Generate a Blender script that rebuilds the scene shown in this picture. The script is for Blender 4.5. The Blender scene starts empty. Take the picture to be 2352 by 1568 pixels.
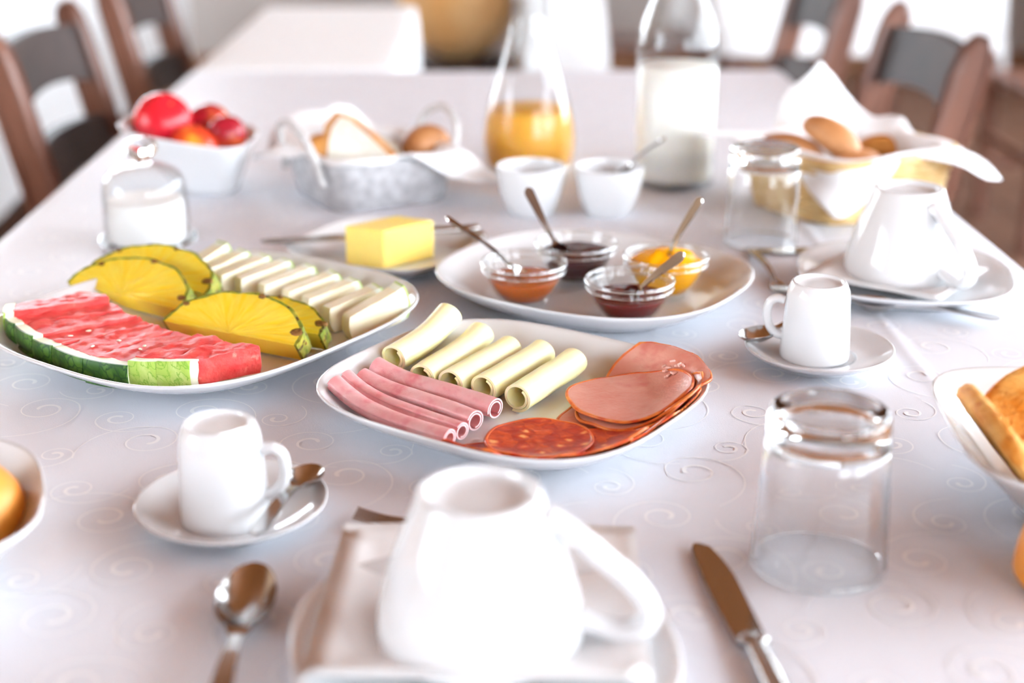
import bpy, bmesh, math, random
from mathutils import Vector, Matrix, noise

random.seed(7)
PI = math.pi
R = math.radians
sc = bpy.context.scene
col = sc.collection

# ------------------------------------------------------------------ camera, sky, exposure
TZ = 0.75                                   # top of the tablecloth
cam_d = bpy.data.cameras.new('camera')
cam = bpy.data.objects.new('camera', cam_d); col.objects.link(cam)
cam_d.sensor_width = 36.0; cam_d.lens = 50.0
cam_d.clip_start = 0.02; cam_d.clip_end = 200
cam.location = (0, 0, 1.15)
cam.rotation_euler = (R(70.0), 0, R(-1.335))
cam_d.dof.use_dof = True
cam_d.dof.focus_distance = 1.02
cam_d.dof.aperture_fstop = 2.9
sc.camera = cam

world = bpy.data.worlds.new('overcast_sky'); sc.world = world
world.use_nodes = True
wb = world.node_tree.nodes['Background']
wb.inputs['Color'].default_value = (0.82, 0.91, 1.0, 1)
wb.inputs['Strength'].default_value = 20.5

sc.view_settings.view_transform = 'Standard'
sc.view_settings.look = 'None'
sc.view_settings.gamma = 1.0
sc.view_settings.use_curve_mapping = False
sc.view_settings.exposure = 0.0

cy = sc.cycles
cy.use_denoising = True
cy.max_bounces = 8; cy.diffuse_bounces = 3; cy.glossy_bounces = 4
cy.transmission_bounces = 8; cy.transparent_max_bounces = 12
cy.use_adaptive_sampling = True; cy.adaptive_threshold = 0.04
cy.caustics_refractive = True; cy.caustics_reflective = False
cy.blur_glossy = 0.6
cy.sample_clamp_indirect = 20.0

# ------------------------------------------------------------------ materials
def new_mat(name):
    m = bpy.data.materials.new(name); m.use_nodes = True
    nt = m.node_tree
    return m, nt, nt.nodes['Principled BSDF']

def mat(name, c, rough=0.5, spec=0.5, c2=None, scale=20.0, detail=4.0, lo=0.35, hi=0.65, stretch=None,
        bump=0.0, bscale=None, sss=0.0, sssr=(0.01, 0.006, 0.004), coat=0.0, metal=0.0, sheen=0.0, trans=0.0, ior=1.45,
        c3=None, scale3=60.0, lo3=0.6, hi3=0.7, emit=0.0):
    m, nt, b = new_mat(name)
    N, L = nt.nodes, nt.links
    b.inputs['Base Color'].default_value = (*c, 1)
    b.inputs['Roughness'].default_value = rough
    b.inputs['Specular IOR Level'].default_value = spec
    b.inputs['Metallic'].default_value = metal
    b.inputs['Coat Weight'].default_value = coat
    b.inputs['Coat Roughness'].default_value = 0.05
    b.inputs['Sheen Weight'].default_value = sheen
    b.inputs['Transmission Weight'].default_value = trans
    b.inputs['IOR'].default_value = ior
    if sss:
        b.inputs['Subsurface Weight'].default_value = sss
        b.inputs['Subsurface Radius'].default_value = sssr
        b.inputs['Subsurface Scale'].default_value = 1.0
    vec = None
    if c2 or bump or c3:
        tc = N.new('ShaderNodeTexCoord'); mp = N.new('ShaderNodeMapping')
        L.new(tc.outputs['Object'], mp.inputs['Vector']); vec = mp.outputs['Vector']
        if stretch: mp.inputs['Scale'].default_value = stretch
    colout = None
    if c2:
        n = N.new('ShaderNodeTexNoise'); n.inputs['Scale'].default_value = scale; n.inputs['Detail'].default_value = detail
        L.new(vec, n.inputs['Vector'])
        r = N.new('ShaderNodeValToRGB')
        r.color_ramp.elements[0].position = lo; r.color_ramp.elements[0].color = (*c, 1)
        r.color_ramp.elements[1].position = hi; r.color_ramp.elements[1].color = (*c2, 1)
        L.new(n.outputs['Fac'], r.inputs['Fac']); colout = r.outputs['Color']
    if c3:
        n3 = N.new('ShaderNodeTexNoise'); n3.inputs['Scale'].default_value = scale3; n3.inputs['Detail'].default_value = 3
        L.new(vec, n3.inputs['Vector'])
        r3 = N.new('ShaderNodeValToRGB')
        r3.color_ramp.elements[0].position = lo3; r3.color_ramp.elements[0].color = (0, 0, 0, 1)
        r3.color_ramp.elements[1].position = hi3; r3.color_ramp.elements[1].color = (1, 1, 1, 1)
        L.new(n3.outputs['Fac'], r3.inputs['Fac'])
        mx = N.new('ShaderNodeMix'); mx.data_type = 'RGBA'
        L.new(r3.outputs['Color'], mx.inputs['Factor'])
        if colout: L.new(colout, mx.inputs[6])
        else: mx.inputs[6].default_value = (*c, 1)
        mx.inputs[7].default_value = (*c3, 1)
        colout = mx.outputs[2]
    if colout: L.new(colout, b.inputs['Base Color'])
    if bump:
        nb = N.new('ShaderNodeTexNoise'); nb.inputs['Scale'].default_value = bscale or scale; nb.inputs['Detail'].default_value = 5
        L.new(vec, nb.inputs['Vector'])
        bp = N.new('ShaderNodeBump'); bp.inputs['Strength'].default_value = bump; bp.inputs['Distance'].default_value = 0.002
        L.new(nb.outputs['Fac'], bp.inputs['Height']); L.new(bp.outputs['Normal'], b.inputs['Normal'])
    return m

M = {}
M['cloth'] = mat('damask_cloth', (0.785, 0.79, 0.845), 0.5, 0.4, sheen=0.0, bump=0.12, bscale=900)
M['scroll'] = mat('woven_scroll', (0.93, 0.92, 0.935), 0.42, 0.6)
M['cloth_white'] = mat('white_cloth', (0.90, 0.91, 0.92), 0.75, 0.3)
M['napkin'] = mat('napkin_cotton', (0.88, 0.88, 0.89), 0.8, 0.25, bump=0.15, bscale=600)
M['paper'] = mat('paper_napkin', (0.87, 0.86, 0.86), 0.7, 0.3, bump=0.1, bscale=700)
M['porcelain'] = mat('white_porcelain', (0.75, 0.75, 0.76), 0.10, 0.55, coat=0.3)
M['steel'] = mat('polished_steel', (0.50, 0.48, 0.465), 0.14, 0.5, metal=1.0)
M['wood_dark'] = mat('dark_chair_wood', (0.14, 0.058, 0.038), 0.30, 0.6, c2=(0.26, 0.115, 0.075), scale=6, stretch=(1, 1, 0.15), bump=0.1, bscale=30)
M['wood_black'] = mat('blackened_wood', (0.04, 0.03, 0.028), 0.55, 0.3, c2=(0.065, 0.045, 0.04), scale=8)
M['ceiling'] = mat('stained_pine_ceiling', (0.44, 0.175, 0.058), 0.45, 0.4, c2=(0.34, 0.13, 0.042), scale=3, stretch=(6, 0.4, 1))
M['panel'] = mat('wood_wall_panel', (0.30, 0.15, 0.075), 0.45, 0.4, c2=(0.22, 0.105, 0.055), scale=3, stretch=(5, 5, 0.5))
M['plaster'] = mat('taupe_plaster', (0.42, 0.38, 0.355), 0.85, 0.2, c2=(0.45, 0.41, 0.38), scale=4)
M['plaster_warm'] = mat('warm_plaster', (0.60, 0.42, 0.28), 0.85, 0.2, c2=(0.64, 0.46, 0.31), scale=4)
M['floor'] = mat('brown_floor_tile', (0.16, 0.075, 0.045), 0.4, 0.45, c2=(0.22, 0.11, 0.07), scale=5)
M['grout'] = mat('floor_grout', (0.10, 0.07, 0.055), 0.8, 0.2)
M['frame'] = mat('window_frame_white', (0.75, 0.74, 0.72), 0.4, 0.4)
M['ground'] = mat('pale_terrace', (0.55, 0.53, 0.5), 0.9, 0.2)
M['felt'] = mat('grey_felt', (0.40, 0.385, 0.40), 0.8, 0.3, c2=(0.60, 0.59, 0.60), scale=90, bump=0.5, bscale=220)
M['rope'] = mat('silver_grey_cord', (0.50, 0.485, 0.48), 0.6, 0.3, c2=(0.66, 0.65, 0.64), scale=150)
M['wicker'] = mat('pale_wicker', (0.64, 0.40, 0.16), 0.6, 0.35, c2=(0.72, 0.52, 0.26), scale=60)
M['clay'] = mat('ochre_clay', (0.80, 0.42, 0.14), 0.4, 0.5, c2=(0.86, 0.58, 0.28), scale=5, detail=2)
# food
M['wm_flesh'] = mat('watermelon_flesh', (0.74, 0.055, 0.055), 0.42, 0.4, c2=(0.80, 0.115, 0.095), scale=70, detail=6, bump=0.35, bscale=350, sss=0.25, sssr=(0.008, 0.002, 0.0015), c3=(0.88, 0.30, 0.24), scale3=130, lo3=0.64, hi3=0.8)
M['wm_white'] = mat('watermelon_white', (0.86, 0.88, 0.72), 0.4, 0.5, c2=(0.80, 0.86, 0.62), scale=40)
M['pine_flesh'] = mat('pineapple_flesh', (0.95, 0.64, 0.03), 0.3, 0.5, c2=(0.96, 0.76, 0.14), scale=45, stretch=(1, 1, 1), sss=0.3, sssr=(0.008, 0.005, 0.001), bump=0.4, bscale=180)
def pine_mat():
    m = M['pine_flesh']; nt = m.node_tree; N, L = nt.nodes, nt.links
    b = N['Principled BSDF']
    uv = N.new('ShaderNodeUVMap'); uv.uv_map = 'fibre'
    mp = N.new('ShaderNodeMapping'); mp.inputs['Scale'].default_value = (34, 2.2, 1)
    n = N.new('ShaderNodeTexNoise'); n.inputs['Scale'].default_value = 1.0; n.inputs['Detail'].default_value = 4; n.inputs['Distortion'].default_value = .6
    L.new(uv.outputs[0], mp.inputs['Vector']); L.new(mp.outputs[0], n.inputs['Vector'])
    r = N.new('ShaderNodeValToRGB')
    r.color_ramp.elements[0].position = .30; r.color_ramp.elements[0].color = (0.98, 0.65, 0.012, 1)
    r.color_ramp.elements[1].position = .72; r.color_ramp.elements[1].color = (0.99, 0.80, 0.12, 1)
    L.new(n.outputs['Fac'], r.inputs['Fac']); L.new(r.outputs['Color'], b.inputs['Base Color'])
    bp = N.new('ShaderNodeBump'); bp.inputs['Strength'].default_value = .5; bp.inputs['Distance'].default_value = .002
    L.new(n.outputs['Fac'], bp.inputs['Height']); L.new(bp.outputs['Normal'], b.inputs['Normal'])
pine_mat()
M['pine_skin'] = mat('pineapple_skin', (0.20, 0.26, 0.03), 0.5, 0.4, c2=(0.50, 0.42, 0.05), scale=110, lo=.42, hi=.7, c3=(0.10, 0.055, 0.02), scale3=150, lo3=0.58, hi3=0.66, bump=0.8, bscale=260)
M['pine_eye'] = mat('pineapple_eye', (0.16, 0.07, 0.02), 0.6, 0.3, c2=(0.35, 0.18, 0.05), scale=300)
M['melon_flesh'] = mat('melon_flesh', (0.86, 0.76, 0.52), 0.3, 0.5, c2=(0.90, 0.83, 0.63), scale=30, sss=0.3, sssr=(0.008, 0.006, 0.003))
M['melon_pale'] = mat('melon_pale_rind', (0.84, 0.88, 0.72), 0.3, 0.5, sss=0.2, sssr=(0.006, 0.006, 0.004))
M['melon_skin'] = mat('melon_skin', (0.38, 0.52, 0.12), 0.45, 0.4, c2=(0.55, 0.66, 0.22), scale=60)
M['cheese'] = mat('sliced_cheese', (0.99, 0.83, 0.44), 0.42, 0.45, sss=0.45, sssr=(0.006, 0.004, 0.001), c2=(0.99, 0.85, 0.49), scale=25)
M['ham'] = mat('cooked_ham', (0.80, 0.28, 0.29), 0.35, 0.5, c2=(0.85, 0.46, 0.45), scale=38, detail=5, sss=0.3, sssr=(0.006, 0.002, 0.002), c3=(0.74, 0.22, 0.24), scale3=45, lo3=0.58, hi3=0.72, bump=0.25, bscale=400)
M['ham_edge'] = mat('ham_pale_edge', (0.90, 0.66, 0.66), 0.4, 0.5, sss=0.2, sssr=(0.004, 0.002, 0.002))
M['pork'] = mat('cured_loin_meat', (0.76, 0.29, 0.22), 0.28, 0.5, c2=(0.83, 0.42, 0.34), scale=45, detail=5, sss=0.25, sssr=(0.005, 0.002, 0.002), c3=(0.72, 0.22, 0.18), scale3=35, lo3=0.6, hi3=0.75, bump=0.25, bscale=300)
M['paprika'] = mat('paprika_edge', (0.66, 0.09, 0.02), 0.32, 0.5, c2=(0.85, 0.28, 0.06), scale=120)
M['pork_fat'] = mat('loin_fat_flakes', (0.90, 0.58, 0.50), 0.4, 0.5)
M['butter'] = mat('butter', (0.97, 0.71, 0.17), 0.38, 0.45, sss=0.35, sssr=(0.006, 0.004, 0.001), c2=(0.97, 0.73, 0.21), scale=15)
M['crust'] = mat('bread_crust', (0.50, 0.19, 0.04), 0.5, 0.4, c2=(0.68, 0.33, 0.09), scale=35, bump=0.4, bscale=160)
M['crumb'] = mat('bread_crumb', (0.92, 0.87, 0.74), 0.8, 0.2, c2=(0.95, 0.92, 0.84), scale=90, bump=0.8, bscale=200)
M['roll'] = mat('brown_roll_crust', (0.42, 0.17, 0.06), 0.45, 0.4, c2=(0.55, 0.25, 0.10), scale=30, bump=0.2, bscale=120)
M['rusk'] = mat('toasted_rusk', (0.78, 0.28, 0.03), 0.55, 0.4, c2=(0.95, 0.58, 0.18), scale=55, c3=(0.55, 0.16, 0.02), scale3=90, lo3=0.58, hi3=0.72, bump=1.0, bscale=260)
M['bun'] = mat('glazed_bun', (0.72, 0.24, 0.025), 0.35, 0.45, c2=(0.82, 0.37, 0.07), scale=14)
M['nectarine_red'] = mat('nectarine_red', (0.74, 0.02, 0.03), 0.25, 0.5, c2=(0.55, 0.01, 0.03), scale=18, lo=0.4, hi=0.7)
M['nectarine_orange'] = mat('nectarine_orange', (0.78, 0.06, 0.02), 0.25, 0.5, c2=(0.93, 0.42, 0.04), scale=24, lo=0.45, hi=0.62)
M['nectarine_dark'] = mat('nectarine_dark', (0.40, 0.015, 0.03), 0.25, 0.5, c2=(0.75, 0.16, 0.03), scale=22, lo=0.5, hi=0.68)
M['stem'] = mat('fruit_stem', (0.20, 0.11, 0.05), 0.7, 0.3)
M['white_block'] = mat('fresh_white_cheese', (0.90, 0.885, 0.87), 0.55, 0.4, sss=0.2, sssr=(0.005, 0.005, 0.005))
M['juice'] = mat('orange_juice', (0.90, 0.46, 0.06), 0.3, 0.5, sss=0.5, sssr=(0.015, 0.008, 0.002))
M['milk'] = mat('milk', (0.90, 0.88, 0.82), 0.3, 0.5, sss=0.4, sssr=(0.01, 0.009, 0.007))
M['sugar'] = mat('sugar', (0.88, 0.87, 0.85), 0.7, 0.4, bump=0.5, bscale=900)

def jam_mat(name, c, dens, rough=0.16, mix=0.45):
    return mat(name, c, rough, 0.5, sss=0.35, sssr=dens, coat=0.1, bump=0.35, bscale=90)
M['jam_apricot'] = jam_mat('apricot_jam', (0.46, 0.095, 0.002), (0.006, 0.002, 0.0005))
M['jam_black'] = jam_mat('blackberry_jam', (0.045, 0.004, 0.012), (0.004, 0.001, 0.001))
M['jam_red'] = jam_mat('red_berry_jam', (0.12, 0.005, 0.005), (0.008, 0.001, 0.001))
M['jam_orange'] = jam_mat('orange_marmalade', (0.92, 0.42, 0.003), (0.015, 0.008, 0.001))

def glass_mat():
    m, nt, b = new_mat('clear_glass')
    b.inputs['Base Color'].default_value = (0.985, 0.99, 0.99, 1)
    b.inputs['Roughness'].default_value = 0.0
    b.inputs['Transmission Weight'].default_value = 1.0
    b.inputs['IOR'].default_value = 1.48
    return m
M['glass'] = glass_mat()

def thin_glass_mat():
    # thin wall: light passes straight through, reflection grows towards grazing angles
    m, nt, b = new_mat('thin_clear_glass')
    N, L = nt.nodes, nt.links
    tr = N.new('ShaderNodeBsdfTransparent'); gl = N.new('ShaderNodeBsdfGlossy'); gl.inputs['Roughness'].default_value = 0.03
    tr.inputs['Color'].default_value = (0.975, 0.98, 0.98, 1)
    lw = N.new('ShaderNodeLayerWeight'); lw.inputs['Blend'].default_value = 0.5
    pw = N.new('ShaderNodeMath'); pw.operation = 'POWER'; pw.inputs[1].default_value = 3.6
    L.new(lw.outputs['Facing'], pw.inputs[0])
    fr = N.new('ShaderNodeMath'); fr.operation = 'MULTIPLY_ADD'; fr.inputs[1].default_value = 0.85; fr.inputs[2].default_value = 0.02
    L.new(pw.outputs[0], fr.inputs[0])
    mx = N.new('ShaderNodeMixShader')
    L.new(fr.outputs[0], mx.inputs['Fac']); L.new(tr.outputs[0], mx.inputs[1]); L.new(gl.outputs[0], mx.inputs[2])
    L.new(mx.outputs[0], N['Material Output'].inputs['Surface'])
    return m
M['thin_glass'] = thin_glass_mat()

def pane_mat():
    m, nt, b = new_mat('window_pane')
    N, L = nt.nodes, nt.links
    tr = N.new('ShaderNodeBsdfTransparent'); gl = N.new('ShaderNodeBsdfGlossy'); gl.inputs['Roughness'].default_value = 0.02
    mx = N.new('ShaderNodeMixShader'); mx.inputs['Fac'].default_value = 0.06
    tr.inputs['Color'].default_value = (0.97, 0.98, 0.98, 1)
    L.new(tr.outputs[0], mx.inputs[1]); L.new(gl.outputs[0], mx.inputs[2])
    L.new(mx.outputs[0], N['Material Output'].inputs['Surface'])
    return m
M['pane'] = pane_mat()

def chorizo_mat():
    m, nt, b = new_mat('chorizo')
    N, L = nt.nodes, nt.links
    tc = N.new('ShaderNodeTexCoord')
    n0 = N.new('ShaderNodeTexNoise'); n0.inputs['Scale'].default_value = 60; n0.inputs['Detail'].default_value = 3
    L.new(tc.outputs['Object'], n0.inputs['Vector'])
    add = N.new('ShaderNodeMix'); add.data_type = 'VECTOR'; add.inputs['Factor'].default_value = 0.012
    L.new(tc.outputs['Object'], add.inputs[4]); L.new(n0.outputs['Color'], add.inputs[5])
    v = N.new('ShaderNodeTexVoronoi'); v.inputs['Scale'].default_value = 95
    L.new(add.outputs[1], v.inputs['Vector'])
    r = N.new('ShaderNodeValToRGB')
    e = r.color_ramp.elements
    e[0].position = 0.12; e[0].color = (0.95, 0.48, 0.18, 1)
    e[1].position = 0.34; e[1].color = (0.60, 0.06, 0.025, 1)
    x = r.color_ramp.elements.new(0.22); x.color = (0.82, 0.22, 0.07, 1)
    x = r.color_ramp.elements.new(0.6); x.color = (0.44, 0.038, 0.025, 1)
    L.new(v.outputs['Distance'], r.inputs['Fac'])
    sep = N.new('ShaderNodeSeparateColor'); L.new(v.outputs['Color'], sep.inputs[0])
    gt = N.new('ShaderNodeMath'); gt.operation = 'GREATER_THAN'; gt.inputs[1].default_value = 0.45
    L.new(sep.outputs[0], gt.inputs[0])
    n2 = N.new('ShaderNodeTexNoise'); n2.inputs['Scale'].default_value = 120
    L.new(tc.outputs['Object'], n2.inputs['Vector'])
    r2 = N.new('ShaderNodeValToRGB')
    r2.color_ramp.elements[0].position = 0.35; r2.color_ramp.elements[0].color = (0.46, 0.038, 0.022, 1)
    r2.color_ramp.elements[1].position = 0.7; r2.color_ramp.elements[1].color = (0.76, 0.12, 0.03, 1)
    L.new(n2.outputs['Fac'], r2.inputs['Fac'])
    mx = N.new('ShaderNodeMix'); mx.data_type = 'RGBA'
    L.new(gt.outputs[0], mx.inputs['Factor']); L.new(r2.outputs['Color'], mx.inputs[6]); L.new(r.outputs['Color'], mx.inputs[7])
    L.new(mx.outputs[2], b.inputs['Base Color'])
    b.inputs['Roughness'].default_value = 0.28
    bp = N.new('ShaderNodeBump'); bp.inputs['Strength'].default_value = 0.3; bp.inputs['Distance'].default_value = 0.002
    L.new(n2.outputs['Fac'], bp.inputs['Height']); L.new(bp.outputs['Normal'], b.inputs['Normal'])
    return m
M['chorizo'] = chorizo_mat()
M['casing'] = mat('chorizo_casing', (0.66, 0.06, 0.02), 0.35, 0.5, c2=(0.85, 0.22, 0.04), scale=120)

def rind_mat(name, dark, light, vein, vs=110, v0=.02, v1=.11):
    m, nt, b = new_mat(name)
    N, L = nt.nodes, nt.links
    tc = N.new('ShaderNodeTexCoord')
    n = N.new('ShaderNodeTexNoise'); n.inputs['Scale'].default_value = 45; n.inputs['Detail'].default_value = 5; n.inputs['Distortion'].default_value = 1.2
    L.new(tc.outputs['Object'], n.inputs['Vector'])
    r = N.new('ShaderNodeValToRGB')
    r.color_ramp.elements[0].position = 0.44; r.color_ramp.elements[0].color = (*dark, 1)
    r.color_ramp.elements[1].position = 0.60; r.color_ramp.elements[1].color = (*light, 1)
    L.new(n.outputs['Fac'], r.inputs['Fac'])
    v = N.new('ShaderNodeTexVoronoi'); v.feature = 'DISTANCE_TO_EDGE'; v.inputs['Scale'].default_value = vs
    mxv = N.new('ShaderNodeMix'); mxv.data_type = 'VECTOR'; mxv.inputs['Factor'].default_value = 0.05 if vs < 100 else 0.02
    L.new(tc.outputs['Object'], mxv.inputs[4]); L.new(n.outputs['Color'], mxv.inputs[5]); L.new(mxv.outputs[1], v.inputs['Vector'])
    r2 = N.new('ShaderNodeValToRGB')
    r2.color_ramp.elements[0].position = v0; r2.color_ramp.elements[0].color = (1, 1, 1, 1)
    r2.color_ramp.elements[1].position = v1; r2.color_ramp.elements[1].color = (0, 0, 0, 1)
    L.new(v.outputs['Distance'], r2.inputs['Fac'])
    mx = N.new('ShaderNodeMix'); mx.data_type = 'RGBA'
    L.new(r2.outputs['Color'], mx.inputs['Factor']); L.new(r.outputs['Color'], mx.inputs[6]); mx.inputs[7].default_value = (*vein, 1)
    L.new(mx.outputs[2], b.inputs['Base Color'])
    b.inputs['Roughness'].default_value = 0.3
    return m
M['rind_dark'] = rind_mat('watermelon_dark_skin', (0.028, 0.11, 0.012), (0.10, 0.24, 0.035), (0.015, 0.075, 0.015))
M['rind_light'] = rind_mat('watermelon_light_skin', (0.42, 0.60, 0.11), (0.60, 0.72, 0.25), (0.22, 0.46, 0.04), 70, 0.0, 0.06)

# ------------------------------------------------------------------ object helpers
def link(o, parent=None):
    col.objects.link(o)
    if parent: o.parent = parent
    return o

def props(o, label=None, cat=None, group=None, kind=None):
    if label: o['label'] = label
    if cat: o['category'] = cat
    if group: o['group'] = group
    if kind: o['kind'] = kind
    return o

def thing(name, label, cat, loc=(0, 0, 0), rz=0.0, group=None):
    o = bpy.data.objects.new(name, None); o.empty_display_size = 0.02
    link(o); o.location = loc; o.rotation_euler = (0, 0, rz)
    return props(o, label, cat, group)

def mesh(name, VF, m, parent=None, smooth=True, sharp=None, world=False, loc=None, rz=0.0, label=None):
    V, F = VF
    if world and parent:
        p = parent.location; V = [(x - p.x, y - p.y, z - p.z) for x, y, z in V]
    me = bpy.data.meshes.new(name); me.from_pydata(V, [], F)
    bm_ = bmesh.new(); bm_.from_mesh(me); bmesh.ops.recalc_face_normals(bm_, faces=bm_.faces); bm_.to_mesh(me); bm_.free()
    me.update()
    if smooth:
        me.polygons.foreach_set('use_smooth', [True] * len(me.polygons))
        if sharp:
            me.set_sharp_from_angle(angle=R(sharp))
    if m: me.materials.append(M[m] if isinstance(m, str) else m)
    o = bpy.data.objects.new(name, me); link(o, parent)
    if loc: o.location = loc
    o.rotation_euler = (0, 0, rz)
    if label: o['label'] = label
    return o

def one(name, VF, m, label, cat, loc=(0, 0, 0), rz=0.0, group=None, smooth=True, sharp=None):
    o = mesh(name, VF, m, None, smooth, sharp, loc=loc, rz=rz)
    return props(o, label, cat, group)

def copy_tree(o, loc, rz=None, label=None, parent=None):
    c = o.copy(); col.objects.link(c); c.parent = parent
    if parent is None:
        c.location = loc
        if rz is not None: c.rotation_euler = (0, 0, rz)
        if label: c['label'] = label
    for ch in list(o.children):
        copy_tree(ch, None, parent=c)
    return c

def merge(*vfs):
    V, F = [], []
    for v, f in vfs:
        k = len(V); V += list(v); F += [tuple(i + k for i in q) for q in f]
    return V, F

def move(vf, d=(0, 0, 0), rz=0.0, s=1.0):
    c, sn = math.cos(rz), math.sin(rz)
    return [((x * c - y * sn) * s + d[0], (x * sn + y * c) * s + d[1], z * s + d[2]) for x, y, z in vf[0]], vf[1]

def xform(vf, mtx):
    return [tuple(mtx @ Vector(v)) for v in vf[0]], vf[1]

# ------------------------------------------------------------------ shape helpers
def se(phi, a, b, n):
    return (abs(math.cos(phi) / a) ** n + abs(math.sin(phi) / b) ** n) ** (-1.0 / n)

def lathe(prof, n=64, shape=None):
    """prof: (r, z) rows; r = 0 rows become a single pole vertex. shape(phi) scales r."""
    V, F, rows = [], [], []
    for r, z in prof:
        if r <= 1e-9:
            rows.append([len(V)]); V.append((0, 0, z))
        else:
            row = []
            for i in range(n):
                p = 2 * PI * i / n
                q = r * (shape(p) if shape else 1.0)
                row.append(len(V)); V.append((q * math.cos(p), q * math.sin(p), z))
            rows.append(row)
    for a, b in zip(rows, rows[1:]):
        for i in range(n):
            j = (i + 1) % n
            if len(a) == 1 and len(b) == 1: continue
            if len(a) == 1: F.append((a[0], b[j], b[i]))
            elif len(b) == 1: F.append((a[i], a[j], b[0]))
            else: F.append((a[i], a[j], b[j], b[i]))
    return V, F

def smooth_prof(pts, k=4):
    """Catmull-Rom through (r, z) points."""
    out = []
    n = len(pts)
    for i in range(n - 1):
        p0 = pts[max(0, i - 1)]; p1 = pts[i]; p2 = pts[i + 1]; p3 = pts[min(n - 1, i + 2)]
        for j in range(k):
            t = j / k
            out.append(tuple(max(0.0, 0.5 * (2 * p1[d] + (p2[d] - p0[d]) * t + (2 * p0[d] - 5 * p1[d] + 4 * p2[d] - p3[d]) * t * t + (3 * p1[d] - p0[d] - 3 * p2[d] + p3[d]) * t ** 3)) if d == 0 else
                             0.5 * (2 * p1[d] + (p2[d] - p0[d]) * t + (2 * p0[d] - 5 * p1[d] + 4 * p2[d] - p3[d]) * t * t + (3 * p1[d] - p0[d] - 3 * p2[d] + p3[d]) * t ** 3) for d in range(2)))
    out.append(pts[-1])
    return out

def spline(pts, k=6):
    pts = [Vector(p) for p in pts]; out = []; n = len(pts)
    for i in range(n - 1):
        p0 = pts[max(0, i - 1)]; p1 = pts[i]; p2 = pts[i + 1]; p3 = pts[min(n - 1, i + 2)]
        for j in range(k):
            t = j / k
            out.append(0.5 * (2 * p1 + (p2 - p0) * t + (2 * p0 - 5 * p1 + 4 * p2 - p3) * t * t + (3 * p1 - p0 - 3 * p2 + p3) * t ** 3))
    out.append(pts[-1]); return out

def tube(path, rad, n=12, up=(0, 0, 1), cap=True, wide=1.0, closed=False):
    """sweep an ellipse along the path; rad number or list; wide scales the side axis."""
    P = [Vector(p) for p in path]; V, F = [], []; up = Vector(up); m = len(P)
    for i, p in enumerate(P):
        t = (P[(i + 1) % m] - P[i - 1]) if closed else (P[min(i + 1, m - 1)] - P[max(i - 1, 0)])
        t.normalize()
        s = t.cross(up)
        if s.length < 1e-5: s = t.cross(Vector((1, 0, 0)))
        s.normalize(); u = s.cross(t)
        r = rad[i] if isinstance(rad, (list, tuple)) else rad
        for k in range(n):
            a = 2 * PI * k / n
            V.append(tuple(p + s * (r * wide * math.cos(a)) + u * (r * math.sin(a))))
    for i in range(m if closed else m - 1):
        i2 = (i + 1) % m
        for k in range(n):
            k2 = (k + 1) % n
            F.append((i * n + k, i * n + k2, i2 * n + k2, i2 * n + k))
    if cap and not closed:
        F.append(tuple(range(n - 1, -1, -1))); F.append(tuple((m - 1) * n + k for k in range(n)))
    return V, F

def box(x0, x1, y0, y1, z0, z1):
    V = [(x, y, z) for z in (z0, z1) for y in (y0, y1) for x in (x0, x1)]
    return V, [(0, 2, 3, 1), (4, 5, 7, 6), (0, 1, 5, 4), (2, 6, 7, 3), (0, 4, 6, 2), (1, 3, 7, 5)]

def rbox(x0, x1, y0, y1, z0, z1, r=0.004):
    """box with chamfered edges all round"""
    cx, cy_, cz = (x0 + x1) / 2, (y0 + y1) / 2, (z0 + z1) / 2
    a, b, c = (x1 - x0) / 2, (y1 - y0) / 2, (z1 - z0) / 2
    V, idx = [], {}
    for sx in (-1, 1):
        for sy in (-1, 1):
            for sz in (-1, 1):
                for ax in range(3):
                    p = [sx * (a - r), sy * (b - r), sz * (c - r)]
                    p[ax] = (sx, sy, sz)[ax] * (a, b, c)[ax]
                    idx[(sx, sy, sz, ax)] = len(V); V.append((p[0] + cx, p[1] + cy_, p[2] + cz))
    F = []
    for ax in range(3):
        o1, o2 = [(1, 2), (2, 0), (0, 1)][ax]
        for s in (-1, 1):
            q = []
            for u, v in ((-1, -1), (1, -1), (1, 1), (-1, 1)):
                t = [0, 0, 0]; t[ax] = s; t[o1] = u; t[o2] = v
                q.append(idx[(*t, ax)])
            F.append(tuple(q if s > 0 else q[::-1]))
    for ax in range(3):          # edges parallel to ax
        o1, o2 = [(1, 2), (2, 0), (0, 1)][ax]
        for u in (-1, 1):
            for v in (-1, 1):
                q = []
                for s in (-1, 1):
                    t = [0, 0, 0]; t[ax] = s; t[o1] = u; t[o2] = v
                    q.append((idx[(*t, o1)], idx[(*t, o2)]))
                f = (q[0][0], q[1][0], q[1][1], q[0][1])
                F.append(f if u * v < 0 else f[::-1])
    for sx in (-1, 1):
        for sy in (-1, 1):
            for sz in (-1, 1):
                f = tuple(idx[(sx, sy, sz, k)] for k in range(3))
                F.append(f if sx * sy * sz > 0 else f[::-1])
    return V, F

def grid(fn, nu, nv, closed_v=False):
    V = [fn(i / nu, j / nv) for i in range(nu + 1) for j in range(nv + (0 if closed_v else 1))]
    w = nv if closed_v else nv + 1
    F = []
    for i in range(nu):
        for j in range(nv):
            j2 = (j + 1) % w
            F.append((i * w + j, (i + 1) * w + j, (i + 1) * w + j2, i * w + j2))
    return V, F

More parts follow.
